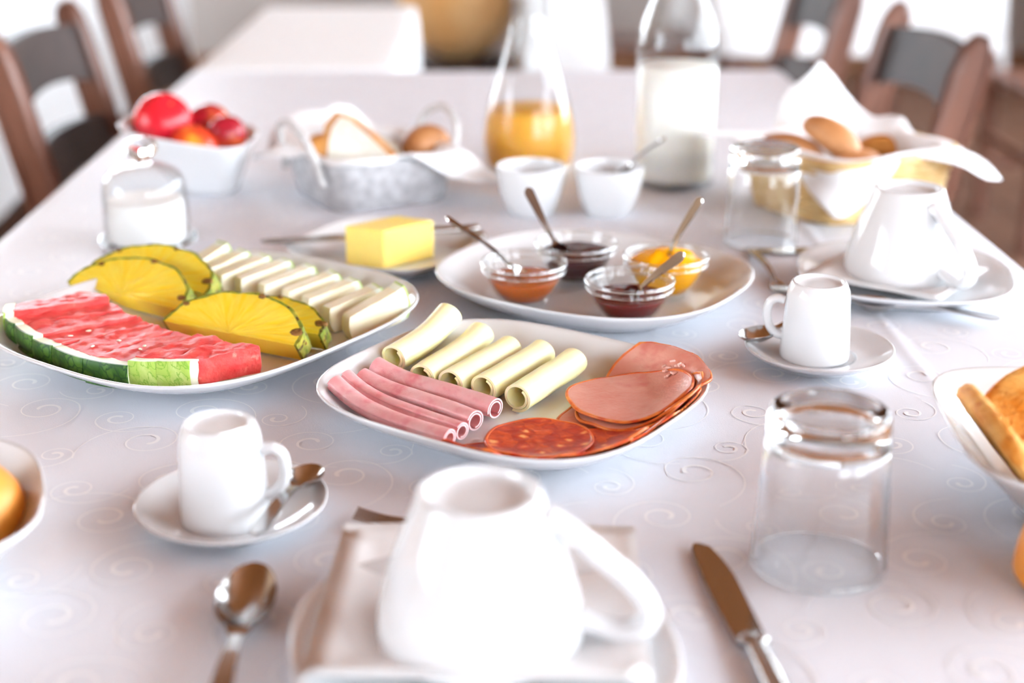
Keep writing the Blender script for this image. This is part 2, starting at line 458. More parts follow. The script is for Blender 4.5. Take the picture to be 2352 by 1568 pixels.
def hexa(corners, nu=1, nv=1, nw=1, warp=None):
    """solid block from 8 corners (u,v,w bits), surface subdivided; warp(p, u, v, w) may move points."""
    C = [Vector(c) for c in corners]
    def P(u, v, w):
        p = Vector((0, 0, 0))
        for k, c in enumerate(C):
            p += c * ((u if k & 1 else 1 - u) * (v if k & 2 else 1 - v) * (w if k & 4 else 1 - w))
        return tuple(warp(p, u, v, w)) if warp else tuple(p)
    idx, V, F = {}, [], []
    def g(i, j, k):
        if (i, j, k) not in idx:
            idx[(i, j, k)] = len(V); V.append(P(i / nu, j / nv, k / nw))
        return idx[(i, j, k)]
    for i in range(nu):
        for j in range(nv):
            F.append((g(i, j, 0), g(i, j + 1, 0), g(i + 1, j + 1, 0), g(i + 1, j, 0)))
            F.append((g(i, j, nw), g(i + 1, j, nw), g(i + 1, j + 1, nw), g(i, j + 1, nw)))
    for i in range(nu):
        for k in range(nw):
            F.append((g(i, 0, k), g(i + 1, 0, k), g(i + 1, 0, k + 1), g(i, 0, k + 1)))
            F.append((g(i, nv, k), g(i, nv, k + 1), g(i + 1, nv, k + 1), g(i + 1, nv, k)))
    for j in range(nv):
        for k in range(nw):
            F.append((g(0, j, k), g(0, j, k + 1), g(0, j + 1, k + 1), g(0, j + 1, k)))
            F.append((g(nu, j, k), g(nu, j + 1, k), g(nu, j + 1, k + 1), g(nu, j, k + 1)))
    return V, F

def nz(p, s=1.0, seed=0.0):
    return noise.noise(Vector((p[0] * s + seed, p[1] * s + seed * 1.7, p[2] * s - seed)))

def interp(tab, x):
    if x <= tab[0][0]: return tab[0][1]
    for (x0, y0), (x1, y1) in zip(tab, tab[1:]):
        if x <= x1: return y0 + (y1 - y0) * (x - x0) / (x1 - x0)
    return tab[-1][1]

# ================================================================== THE ROOM
def structure(o): o['kind'] = 'structure'; return o
XL, XR, YB, YF, ZC = -3.6, 3.0, -3.0, 7.0, 2.75

fl = structure(mesh('floor', box(XL - .1, XR + .1, YB - .1, YF + .1, -0.06, -0.004), 'grout', smooth=False))
tile_me = None
for i in range(14):
    for j in range(21):
        x0 = XL + i * 0.48; y0 = YB + j * 0.48
        if tile_me is None:
            o = mesh('floor_tile', rbox(0.004, 0.476, 0.004, 0.476, -0.012, 0.0, 0.002), 'floor', fl, smooth=False); tile_me = o.data
        else:
            o = bpy.data.objects.new('floor_tile', tile_me); link(o, fl)
        o.location = (x0, y0, 0)
ce = structure(mesh('ceiling', box(XL - .1, XR + .1, YB - .1, YF + .1, ZC + 0.02, ZC + 0.1), 'ceiling', smooth=False))
pl_me = None
for i in range(33):
    if pl_me is None:
        o = mesh('ceiling_plank', rbox(0.004, 0.196, YB, YF, ZC, ZC + 0.022, 0.004), 'ceiling', ce, smooth=False); pl_me = o.data
    else:
        o = bpy.data.objects.new('ceiling_plank', pl_me); link(o, ce)
    o.location = (XL + i * 0.2, 0, 0)

def wall_with_openings(name, axis, pos, thick, a0, a1, holes, m):
    """wall along an axis with rectangular openings (u0,u1,z0,z1)"""
    parts = []
    def add(u0, u1, z0, z1):
        if u1 - u0 < 1e-4 or z1 - z0 < 1e-4: return
        parts.append(box(pos, pos + thick, u0, u1, z0, z1) if axis == 'y' else box(u0, u1, pos, pos + thick, z0, z1))
    u = a0
    for (h0, h1, z0, z1) in sorted(holes):
        add(u, h0, 0, ZC + .02); add(h0, h1, 0, z0); add(h0, h1, z1, ZC + .02); u = h1
    add(u, a1, 0, ZC + .02)
    return structure(mesh(name, merge(*parts), m, smooth=False))

nwin = [0]
def window(axis, pos, thick, u0, u1, z0, z1, inward, bars=2):
    nwin[0] += 1
    w = bpy.data.objects.new('window_%d' % nwin[0], None); link(w); w['kind'] = 'structure'
    mid = pos + thick / 2
    def bx(a, b, c, d, t=0.03, off=0.0):
        return box(mid - t + off, mid + t + off, a, b, c, d) if axis == 'y' else box(a, b, mid - t + off, mid + t + off, c, d)
    f = 0.06
    mesh('window_frame', merge(bx(u0, u1, z0, z0 + f), bx(u0, u1, z1 - f, z1), bx(u0, u0 + f, z0 + f, z1 - f), bx(u1 - f, u1, z0 + f, z1 - f)), 'frame', w, smooth=False)
    step = (u1 - u0 - 2 * f) / bars
    for k in range(1, bars):
        uc = u0 + f + k * step
        mesh('mullion', bx(uc - .025, uc + .025, z0 + f, z1 - f, 0.025), 'frame', w, smooth=False)
    for k in range(bars):
        ua = u0 + f + k * step + (.025 if k else 0); ub = u0 + f + (k + 1) * step - (.025 if k < bars - 1 else 0)
        q = [(mid, ua, z0 + f), (mid, ub, z0 + f), (mid, ub, z1 - f), (mid, ua, z1 - f)]
        mesh('pane', ([p if axis == 'y' else (p[1], p[0], p[2]) for p in q], [(0, 1, 2, 3)]), 'pane', w, smooth=False)

right_w = [(-2.8, -0.6, 0.75, 2.5), (-0.4, 1.8, 0.75, 2.5), (2.0, 4.0, 0.8, 2.45), (4.8, 5.8, 0.8, 2.45)]
left_w = [(-1.4, 0.6, 0.9, 2.4), (5.0, 6.3, 0.1, 2.4)]
back_w = [(-3.2, -1.4, 0.9, 2.4)]
front_w = [(0.9, 2.7, 0.9, 2.4)]
wall_with_openings('wall_right', 'y', XR, 0.2, YB, YF, right_w, 'panel')
wall_with_openings('wall_left', 'y', XL - 0.2, 0.2, YB, YF, left_w, 'plaster_warm')
wall_with_openings('wall_back', 'x', YF, 0.2, XL - .2, XR + .2, back_w, 'plaster')
wall_with_openings('wall_front', 'x', YB - 0.2, 0.2, XL - .2, XR + .2, front_w, 'panel')
for (a, b, c, d) in front_w: window('x', YB - 0.2, 0.2, a, b, c, d, 1, 2)
for (a, b, c, d) in right_w: window('y', XR, 0.2, a, b, c, d, -1, 2)
for (a, b, c, d) in left_w: window('y', XL - 0.2, 0.2, a, b, c, d, 1, 2)
for (a, b, c, d) in back_w: window('x', YF, 0.2, a, b, c, d, -1, 2)
structure(mesh('baseboard_right', box(XR - 0.02, XR, YB, YF, 0, 0.1), 'panel', smooth=False))
structure(mesh('baseboard_back', box(XL, XR, YF - 0.02, YF, 0, 0.1), 'panel', smooth=False))
structure(mesh('baseboard_left', box(XL, XL + 0.02, YB, YF, 0, 0.1), 'panel', smooth=False))
structure(mesh('ground', merge(box(XR + .2, 40, -30, 40, -0.3, -0.1), box(-40, XL - .2, -30, 40, -0.3, -0.1), box(XL - .2, XR + .2, YF + .2, 40, -0.3, -0.1), box(XL - .2, XR + .2, -30, YB - .2, -0.3, -0.1)), 'ground', smooth=False))

# ================================================================== TABLES AND CLOTHS
def cloth_z(x, y, creases):
    z = 0.0
    for c, amp in creases: z += amp * math.exp(-((x - c) / 0.005) ** 2)
    return z

def drape(x0, x1, y0, y1, top, drop, creases=(), wave=0.012, nx=60, ny=90, seed=0.0):
    r = 0.008
    def axis(a, b, n):
        d = drop
        inner = [a + (b - a) * i / n for i in range(n + 1)]
        for c, _ in creases if (a, b) == (x0, x1) else ():
            inner += [c - .012, c - .008, c - .004, c, c + .004, c + .008, c + .012]
        inner = sorted(set(round(v, 5) for v in inner))
        out = [d * k / 6 for k in range(6, 0, -1)]
        return [a - v for v in out] + [a - .006] + inner + [b + .006] + [b + v for v in out[::-1]]
    X = axis(x0, x1, nx); Y = axis(y0, y1, ny)
    V, F = [], []
    for u in X:
        for v in Y:
            cx_, cy_ = min(max(u, x0), x1), min(max(v, y0), y1)
            ox, oy = u - cx_, v - cy_
            ov = math.hypot(ox, oy)
            z = top + cloth_z(u, v, creases) + 0.0004 * noise.noise(Vector((u * 9, v * 6, seed)))
            if ov > 0:
                dx, dy = ox / ov, oy / ov
                k = min(1, ov / r)
                fl_ = 0.006 * k + wave * (ov / drop) * (0.6 + math.sin(u * 17 + v * 13 + seed) * 0.5 + 0.5 * noise.noise(Vector((u * 4, v * 4, seed))))
                V.append((cx_ + dx * fl_, cy_ + dy * fl_, z - ov * (0.5 if ov < r else 1) + (0.0035 if ov >= r else 0)))
            else:
                V.append((u, v, z))
    w = len(Y)
    for i in range(len(X) - 1):
        for j in range(w - 1):
            F.append((i * w + j, (i + 1) * w + j, (i + 1) * w + j + 1, i * w + j + 1))
    return V, F

def table(label, x0, x1, y0, y1, top=TZ):
    t = thing('dining_table', label, 'table', ((x0 + x1) / 2, (y0 + y1) / 2, 0))
    mesh('tabletop', rbox(x0 + .004, x1 - .004, y0 + .004, y1 - .004, top - .035, top - .003, 0.003), 'wood_dark', t, world=True, smooth=False)
    for sx in ((x0 + .31, x1 - .37) if x1 - x0 > .9 else (x0 + .05, x1 - .11)):
        for sy in (y0 + .05, y1 - .11):
            mesh('leg', rbox(sx, sx + .06, sy, sy + .06, 0, top - .035, .004), 'wood_dark', t, world=True, smooth=False)
    return t

TX0, TX1, TY0, TY1 = -0.489, 0.516, 0.40, 2.46
table('long breakfast table under the patterned white cloth', TX0, TX1, TY0, TY1)
CREASE = ((-0.016, 0.0008), (0.344, 0.0010))
tc_ = thing('tablecloth', 'white damask tablecloth with woven scrolls under the breakfast dishes', 'tablecloth', (0, 0, TZ))
mesh('cloth', drape(TX0, TX1, TY0, TY1, TZ, 0.25, CREASE), 'cloth', tc_, world=True)

def scroll(cx_, cy_, rad, a0, hand, size=1.0):
    """one flat woven vine scroll: tail, spiral, thickened curl end"""
    pts, wd = [], []
    n1, n2 = 14, 38
    for i in range(n1):
        s = 1 - i / n1
        th = a0 - hand * s * 2.3
        rr = rad * (1 + 1.15 * s ** 1.8)
        pts.append((cx_ + rr * math.cos(th), cy_ + rr * math.sin(th))); wd.append(0.00035 + 0.0004 * (1 - s))
    for i in range(n2 + 1):
        s = i / n2
        th = a0 + hand * s * 2 * PI * 1.45
        rr = rad * (1 - 0.80 * s ** 0.85)
        pts.append((cx_ + rr * math.cos(th), cy_ + rr * math.sin(th)))
        e = max(0, (s - 0.9) / 0.1)
        wd.append((0.0005 + 0.0022 * max(0, s - .35) ** 1.2) * math.sqrt(max(0.02, 1 - e * e)))
    V, F = [], []
    for i, (x, y) in enumerate(pts):
        a, b = pts[max(0, i - 1)], pts[min(len(pts) - 1, i + 1)]
        tx, ty = b[0] - a[0], b[1] - a[1]; l = math.hypot(tx, ty) or 1
        nx_, ny_ = -ty / l * wd[i], tx / l * wd[i]
        for s in (-1, 1):
            px, py = x + s * nx_, y + s * ny_
            V.append((px, py, TZ + cloth_z(px, py, CREASE) + 0.0004 * noise.noise(Vector((px * 9, py * 6, 0))) + 0.00035))
    for i in range(len(pts) - 1):
        F.append((2 * i, 2 * i + 2, 2 * i + 3, 2 * i + 1))
    return V, F
sv = []
rows = int((TY1 - TY0) / 0.058)
for j in range(rows):
    for i in range(18):
        k = (i + 2 * j) % 4
        x = TX0 + 0.03 + i * 0.057 + (0.028 if j % 2 else 0); y = TY0 + 0.03 + j * 0.058
        if x > TX1 - .03: continue
        rad = (0.024, 0.016, 0.021, 0.013)[k]
        s = scroll(x, y + (0.01, -.008, 0.004, -.012)[k], rad, (0.4, 3.5, 1.9, 5.0)[k] + (j % 3) * .5, 1 if (i + j) % 2 else -1)
        if min(v[0] for v in s[0]) < TX0 + .004 or max(v[0] for v in s[0]) > TX1 - .004: continue
        sv.append(s)
sp = mesh('woven_scroll_pattern', merge(*sv), 'scroll', tc_, world=True); sp['kind'] = 'stuff'

# neighbouring tables seen past the far end
def side_table(label, clabel, x0, x1, y0, y1, drop, top=TZ, seed=3.0):
    table(label, x0, x1, y0, y1, top)
    o = one('tablecloth', drape(x0, x1, y0, y1, top, drop, (), 0.02, 16, 16, seed), 'cloth_white', clabel, 'tablecloth')
side_table('narrow table butted against the far end of the breakfast table', 'bright white cloth on the narrow table past the far end', -0.489, -0.150, 2.50, 3.38, 0.25)
side_table('table behind the chairs on the left', 'white cloth hanging low on the table behind the left chairs', -2.6, -1.25, 2.9, 6.2, 0.55, seed=5)
side_table('table by the window behind the right chairs', 'white cloth on the table by the window behind the right chairs', 0.74, 1.62, 4.45, 5.4, 0.28, seed=8)
side_table('small far table seen right of the juice carafe neck', 'white cloth on the small far table right of the juice carafe', 0.16, 0.38, 4.5, 4.95, 0.30, top=0.70, seed=9)

# ================================================================== CHAIRS
def chair(label, x, y, rz, group='ladder back dining chairs'):
    """local: sitter looks along +x, backrest on the -x side"""
    t = thing('dining_chair', label, 'chair', (x, y, 0), rz, group)
    sw, sd, sh = 0.44, 0.40, 0.46
    mesh('seat', rbox(-sd / 2, sd / 2, -sw / 2 + .01, sw / 2 - .01, sh - .03, sh, .008), 'wood_dark', t, smooth=False)
    def post_x(z): return -sd / 2 - 0.01 - (0.10 * (z - sh) / .45 if z > sh else 0.05 * (sh - z) / sh)
    for s in (-1, 1):
        yy = s * (sw / 2 - .015)
        prof = []
        zs = [0, .2, sh, .59, .73, .812, .842, .859, .866]
        ds = [.018, .02, .026, .028, .027, .026, .022, .014, .005]
        V, F = [], []
        for z, d in zip(zs, ds):
            px = post_x(z)
            for (a, b) in ((-1, -1), (1, -1), (1, 1), (-1, 1)):
                for (ca, cb) in ((.7, 1), (1, .7)) if (a * b > 0) else ((1, .7), (.7, 1)):
                    V.append((px + a * ca * d, yy + b * cb * .017, z))
        n = 8
        for i in range(len(zs) - 1):
            for k in range(n): F.append((i * n + k, i * n + (k + 1) % n, (i + 1) * n + (k + 1) % n, (i + 1) * n + k))
        F.append(tuple(range(n - 1, -1, -1))); F.append(tuple((len(zs) - 1) * n + k for k in range(n)))
        mesh('back_post', (V, F), 'wood_dark', t, sharp=50)
        mesh('front_leg', rbox(sd / 2 - .045, sd / 2 - .005, yy - .018, yy + .018, 0, sh - .03, .004), 'wood_dark', t, smooth=False)
        mesh('side_stretcher', rbox(-sd / 2 - .01, sd / 2 - .04, yy - .009, yy + .009, .16, .19, .003), 'wood_dark', t, smooth=False)
    for (z0, z1, arch) in ((.730, .825, .02), (.590, .670, .02), (.50, .54, .0)):
        def fn(u, v, z0=z0, z1=z1, arch=arch):
            yy = (v - .5) * (sw - .05)
            k = 1 - (2 * v - 1) ** 2
            # u runs round the section
            q = [(0, 0), (1, 0), (1, 1), (0, 1), (0, 0)][min(4, int(round(u * 4)))]
            zz = z0 + arch * k if q[1] == 0 else z1 + arch * .6 * k
            return (post_x(zz) - .022 * k + (q[0] - .5) * .018, yy, zz)
        V, F = grid(fn, 4, 14)
        mesh('back_slat', (V, F), 'wood_black' if arch else 'wood_dark', t, sharp=40)
    mesh('front_stretcher', rbox(sd / 2 - .035, sd / 2 - .015, -sw / 2 + .03, sw / 2 - .03, .24, .27, .003), 'wood_dark', t, smooth=False)
    return t
# right side chairs look towards -x (rz = pi), left side ones towards +x
chair('dark ladder back chair at the right edge beside the bread roll basket', 0.42, 2.25, PI)
chair('dark ladder back chair on the right, farther from the camera', 0.42, 2.97, PI)
chair('dark ladder back chair at the left edge of the photo', -0.41, 2.31, 0)
chair('dark ladder back chair on the left, behind the nectarine bowl', -0.42, 3.03, 0)
chair('dark chair in the background at the far right edge', 1.72, 4.05, PI)
chair('dark chair tucked at the far table by the window', 0.62, 4.9, 0)

# ================================================================== POT
pt = thing('clay_pot', 'large round ochre clay pot standing on a dark stool', 'pot', (-0.065, 5.0, 0.385))
mesh('pot_body', lathe(smooth_prof([(0, 0), (.06, 0), (.09, .012), (.16, .075), (.203, .18), (.21, .27), (.18, .36), (.14, .41), (.15, .44), (.14, .44), (.125, .41), (.16, .35), (.19, .27), (.18, .18), (.1, .03), (0, .02)], 3), 48), 'clay', pt)
mesh('pot_neck_band', lathe([(.141, .405), (.15, .405), (.152, .415), (.142, .42)], 48), 'clay', pt)
st = thing('stool', 'dark low stool under the clay pot', 'stool', (-0.065, 5.0, 0))
mesh('stool_top', lathe([(0, .35), (.19, .35), (.2, .36), (.2, .378), (.19, .385), (0, .385)], 40), 'wood_black', st, sharp=40)
for k in range(4):
    a = PI / 4 + k * PI / 2
    mesh('leg', tube([(.13 * math.cos(a), .13 * math.sin(a), .352), (.17 * math.cos(a), .17 * math.sin(a), 0)], [.02, .016], 10), 'wood_black', st)

# ================================================================== PLATES
PLAT = [(0, .0035), (.56, .0035), (.575, .001), (.585, 0), (.645, 0), (.66, .0015), (.70, .004), (.80, .0095), (.90, .0170), (.96, .0225), (.99, .0262), (1.0, .0278), (.998, .0290), (.988, .0292), (.965, .0272), (.92, .0215), (.86, .0150), (.79, .0105), (.72, .0082), (.62, .0072), (.4, .007), (0, .007)]
INNER = sorted([p for p in PLAT[14:]])
class Platter:
    def __init__(s, cx_, cy_, a, b, rot, n):
        s.c = (cx_, cy_); s.a, s.b, s.rot, s.n = a, b, rot, n
    def t(s, x, y):
        dx, dy = x - s.c[0], y - s.c[1]
        c, sn = math.cos(s.rot), math.sin(s.rot)
        u, v = dx * c + dy * sn, -dx * sn + dy * c
        return (abs(u / s.a) ** s.n + abs(v / s.b) ** s.n) ** (1 / s.n)
    def z(s, x, y): return TZ + interp(INNER, min(s.t(x, y), 1.0))
    def build(s, name, label, cat='plate'):
        f = lambda p: se(p, s.a, s.b, s.n)
        return one(name, lathe(PLAT, 96, f), 'porcelain', label, cat, (s.c[0], s.c[1], TZ), s.rot)
COLD = Platter(0.0227, 0.9379, 0.1149, 0.1281, R(54.3), 3.18)
FRUIT = Platter(-0.2197, 1.1023, 0.1436, 0.1589, R(-36.2), 3.1)
JAM = Platter(0.1012, 1.2051, 0.1217, 0.1356, R(56.3), 2.6)
COLD.build('serving_platter', 'white rounded square platter holding rolled cheese and cold cuts')
FRUIT.build('serving_platter', 'white rounded square platter holding sliced fruit')
JAM.build('serving_platter', 'white rounded square platter holding four small jam bowls')
BUT = Platter(-0.0898, 1.3356, 0.0836, 0.0864, R(61.9), 3.6)
f = lambda p: se(p, BUT.a, BUT.b, BUT.n)
bp_prof = [(r, z * 0.64) for r, z in PLAT]
one('butter_plate', lathe(bp_prof, 80, f), 'porcelain', 'small white square plate under the butter block', 'plate', (BUT.c[0], BUT.c[1], TZ), BUT.rot)

SAUCER = [(0, .003), (.030, .003), (.031, 0), (.035, 0), (.037, .003), (.050, .0085), (.057, .0135), (.0580, .0148), (.0572, .0155), (.0555, .0148), (.048, .0105), (.040, .0078), (.034, .0068), (.028, .0066), (.0275, .0058), (0, .0058)]
saucer0 = one('saucer', lathe(smooth_prof(SAUCER, 2), 72), 'porcelain', 'round white saucer at lower left under the upturned espresso cup', 'saucer', (-.152, .783, TZ), 0, 'espresso saucers')
copy_tree(saucer0, (.266, 1.044, TZ), 0, 'round white saucer at right under the upturned espresso cup')

BPL = [(0, .003), (.055, .003), (.056, 0), (.061, 0), (.064, .003), (.078, .009), (.089, .0145), (.0945, .0185), (.0952, .0195), (.094, .0203), (.088, .0180), (.076, .0125), (.066, .0085), (.058, .007), (0, .007)]
plate0 = one('breakfast_plate', lathe(BPL, 80, lambda p: se(p, 1, 1, 2.6) / 1.0), 'porcelain', 'white plate in front under the large upturned cup', 'plate', (.0, .615, TZ), R(10), 'breakfast plates')
copy_tree(plate0, (.385, 1.228, TZ), R(-12), 'white plate on the right under the large upturned cup')

# ================================================================== UPTURNED CUPS
def flip(prof, H): return [(r, H - z) for r, z in prof]
def espresso(label, x, y, rz, z0):
    H = .062
    prof = [(0, .0025), (.0165, .0028), (.0182, .0005), (.0198, 0), (.0212, .0012), (.0222, .0035), (.0236, .0070), (.0243, .012), (.0249, .020), (.0258, .036), (.0266, .05), (.0271, .060), (.0262, .062), (.0250, .060), (.0238, .04), (.0226, .018), (.020, .010), (.01, .008), (0, .0078)]
    t = thing('espresso_cup', label, 'cup', (x, y, z0), rz, 'upturned espresso cups')
    mesh('cup_body', lathe(flip(smooth_prof(prof, 2), H), 56), 'porcelain', t)
    # little feet bumps round the base ring
    hp = spline([(.0255, 0, H - .017), (.031, 0, H - .0155), (.0365, 0, H - .019), (.0385, 0, H - .027), (.037, 0, H - .037), (.032, 0, H - .044), (.0258, 0, H - .046)], 5)
    mesh('handle', tube(hp, .0042, 12, (0, 1, 0), wide=.8), 'porcelain', t)
    return t
espresso('upturned white espresso cup at lower left, handle to the right', -.155, .776, R(-6), TZ + .0064)
espresso('upturned white espresso cup on the right, handle to the left', .262, 1.042, R(168), TZ + .0064)

def mug(label, x, y, rz, z0):
    H = .080
    prof = [(0, .0050), (.0240, .0052), (.0262, .001), (.0285, 0), (.0305, .0012), (.0318, .004), (.0352, .013), (.0405, .026), (.0455, .040), (.0495, .054), (.0520, .065), (.0530, .073), (.0530, .0785), (.0520, .080), (.0508, .079), (.0498, .070), (.0465, .052), (.041, .034), (.034, .018), (.027, .0100), (.014, .0085), (0, .0082)]
    t = thing('large_cup', label, 'cup', (x, y, z0), rz, 'large upturned cups')
    mesh('cup_body', lathe(flip(smooth_prof(prof, 2), H), 72), 'porcelain', t)
    hp = spline([(.033, 0, H - .012), (.042, 0, H - .0155), (.060, 0, H - .029), (.077, 0, H - .043), (.0855, 0, H - .056), (.083, 0, H - .066), (.069, 0, H - .0705), (.0500, 0, H - .065)], 5)
    mesh('handle', tube(hp, [.0080] * 4 + [.0070] * (len(hp) - 8) + [.0064] * 4, 14, (0, 1, 0), wide=.8), 'porcelain', t)
    return t
mug('large white cup upside down in the foreground, handle to the right', -.001, .632, R(-14), TZ + .0128)
mug('large white cup upside down on the right, handle towards the camera', .388, 1.243, R(-66), TZ + .0128)

# ================================================================== GLASSES
def tumbler(label, x, y, H=.096, rb=.0335, rm=.039):
    th = .0016
    prof = [(0, .0035), (rb * .55, .0028), (rb * .80, .0010), (rb * .90, 0), (rb * .97, .0012), (rb, .004), (rb + .0005, .012), (rb + (rm - rb) * .45, H * .45), (rm - .0002, H - .002), (rm, H - .0007), (rm - th * .5, H), (rm - th, H - .0008), (rm - th - .0004, H - .004),
            (rb + (rm - rb) * .42 - th, H * .45), (rb - th - .0002, .024), (rb - th * 1.8, .020), (rb - th * 4, .0172), (rb * .5, .016), (0, .0158)]
    return one('tumbler', lathe(flip(prof, H), 72), 'glass', label, 'glass', (x, y, TZ + .0006), 0, 'upturned tumblers')
tumbler('clear tumbler upside down in the foreground on the right', .193, .722)
tumbler('clear tumbler upside down beside the bread roll basket', .285, 1.388, H=.099, rb=.0345, rm=.0372)

# glass dome with white cheese
dm = thing('glass_dome', 'small clear glass dome with a ball knob over a white round', 'cloche', (-.336, 1.400, TZ + .0075))
th = .0018
mesh('dome', lathe(smooth_prof([(.0418, 0), (.0424, .001), (.0425, .02), (.0423, .042), (.0405, .056), (.034, .0665), (.022, .0725), (.009, .0745), (.0065, .0765), (.0075, .079)], 3) + [(0, .079)], 64), 'glass', dm)
o = dm.children[0]
V, F = lathe(smooth_prof([(.0418, 0), (.0425, .001), (.0427, .02), (.0425, .042), (.0405, .056), (.034, .0665), (.022, .0725), (.008, .0748)], 3) + [(0, .0748), ] + smooth_prof([(0, .0728), (.02, .0706), (.0325, .0648), (.0388, .055), (.0406, .042), (.0408, .02), (.0408, 0)], 3), 64)
me = bpy.data.meshes.new('dome'); n = 64
V, F = lathe(smooth_prof([(.0408, .0004), (.0418, 0), (.0427, .0008), (.0427, .02), (.0425, .042), (.0405, .056), (.034, .0665), (.022, .0725), (.008, .0748)], 3) + [(0, .0748)], 64)
V2, F2 = lathe(smooth_prof([(.0408, .0004), (.0408, .02), (.0406, .042), (.0388, .055), (.0325, .0648), (.02, .0706)], 3) + [(0, .0728)], 64)
V, F = merge((V, F), (V2, [q[::-1] for q in F2]))
me.from_pydata(V, [], F); me.polygons.foreach_set('use_smooth', [True] * len(me.polygons)); me.materials.append(M['thin_glass']); o.data = me
mesh('knob', lathe(smooth_prof([(0, .0750), (.006, .0752), (.0058, .078), (.0095, .081), (.0148, .0855), (.0164, .091), (.0142, .0968), (.008, .1006)], 3) + [(0, .1012)], 40), 'glass', dm)
one('glass_plate', lathe([(0, 0), (.044, 0), (.0485, .003), (.0492, .0055), (.0485, .0072), (.0465, .0072), (.044, .0058), (0, .0052)], 64), 'glass', 'round clear glass base plate under the small glass dome', 'plate', (-.336, 1.400, TZ + .0005))
one('fresh_cheese', lathe(smooth_prof([(0, 0), (.0362, 0), (.0372, .002), (.0376, .02), (.0372, .038), (.0360, .0402), (.03, .0410), (0, .0415)], 2), 56), 'white_block', 'white round of fresh cheese under the glass dome', 'cheese', (-.336, 1.400, TZ + .0060))

# juice carafe and milk bottle
def revolve_glass(outer, inner):
    return lathe(smooth_prof(outer, 3) + smooth_prof(inner, 3), 72)
cf = one('glass_carafe', revolve_glass([(0, .003), (.03, .002), (.042, 0), (.048, .004), (.0535, .018), (.0560, .036), (.0550, .055), (.0505, .080), (.0435, .105), (.0355, .130), (.0285, .153), (.0235, .175), (.0215, .195), (.0225, .215), (.027, .24), (.0315, .258), (.0322, .262)],
                                        [(.0312, .263), (.0300, .260), (.0255, .240), (.0208, .215), (.0198, .195), (.0218, .175), (.0268, .153), (.0338, .130), (.0418, .105), (.0488, .080), (.0532, .055), (.0542, .036), (.0515, .018), (.044, .0075), (.03, .0065), (0, .0065)]),
         'thin_glass', 'clear pear shaped carafe half full of orange juice', 'carafe', (.060, 1.695, TZ + .0006))
one('orange_juice', lathe([(0, .0064)] + smooth_prof([(.03, .0064), (.0442, .0074), (.0517, .018), (.0544, .036), (.0534, .055), (.0492, .079)], 3) + [(.0485, .0795), (0, .0795)], 72), 'juice', 'cloudy orange juice inside the pear shaped carafe', 'juice', (.060, 1.695, TZ + .0006))
one('milk_bottle', revolve_glass([(0, .003), (.034, .002), (.042, 0), (.0465, .003), (.0475, .010), (.0475, .08), (.0475, .150), (.0468, .166), (.0435, .182), (.0375, .2), (.0285, .220), (.022, .240), (.0205, .26), (.0205, .275), (.0230, .279), (.0232, .285)],
                                 [(.0212, .2855), (.0188, .282), (.0186, .26), (.0202, .240), (.0268, .2195), (.0358, .199), (.0418, .181), (.0450, .166), (.0457, .150), (.0457, .08), (.0457, .012), (.042, .007), (.03, .006), (0, .006)]),
    'thin_glass', 'tall clear glass bottle about two thirds full of milk', 'bottle', (.229, 1.640, TZ + .0006))
one('milk', lathe([(0, .0059), (.03, .0059), (.042, .0069), (.0459, .012), (.0459, .139), (.0452, .1396), (0, .1396)], 72), 'milk', 'white milk standing in the tall glass bottle', 'milk', (.229, 1.640, TZ + .0006))

# sugar bowls
SB = smooth_prof([(0, .003), (.018, .003), (.020, 0), (.0225, 0), (.0240, .002), (.0295, .012), (.0340, .026), (.0368, .042), (.0378, .0515), (.0372, .053), (.0360, .0520), (.0350, .042), (.0320, .027), (.0270, .013), (.02, .006), (0, .0055)], 2)
for (x, y, lab) in ((.056, 1.510, 'small white sugar bowl in front of the juice carafe'), (.140, 1.506, 'small white sugar bowl in front of the milk bottle')):
    one('sugar_bowl', lathe(SB, 56), 'porcelain', lab, 'bowl', (x, y, TZ), 0, 'small white sugar bowls')
    one('sugar', lathe([(0, .0056), (.02, .0062), (.027, .0135), (.0322, .027), (.0318, .0275), (.015, .031), (0, .032)], 40), 'sugar', 'sugar inside the ' + lab.replace('small white ', ''), 'sugar', (x, y, TZ), 0, 'sugar in the small bowls')

# ================================================================== CUTLERY (local x from handle end 0 to tip L)
def sheet(fn_w, fn_z, fn_d, x0, x1, n, thk, nt=10):
    def top(u, v):
        x = x0 + (x1 - x0) * u; t = 2 * v - 1
        return (x, fn_w(x) * t, fn_z(x) - fn_d(x) * (1 - t * t) + 0.0)
    a = grid(top, n, nt)
    # solid: bottom copy, sides stitched
    V = a[0] + [(x, y, z - thk) for x, y, z in a[0]]
    k = len(a[0]); w = nt + 1
    F = list(a[1]) + [tuple(i + k for i in q[::-1]) for q in a[1]]
    for i in range(n):
        for j, s in ((0, 1), (nt, -1)):
            p, q = i * w + j, (i + 1) * w + j
            F.append((p, p + k, q + k, q) if s > 0 else (q, q + k, p + k, p))
    for j in range(nt):
        p, q = j, j + 1; F.append((p, q, q + k, p + k))
        p, q = n * w + j, n * w + j + 1; F.append((q, p, p + k, q + k))
    return V, F

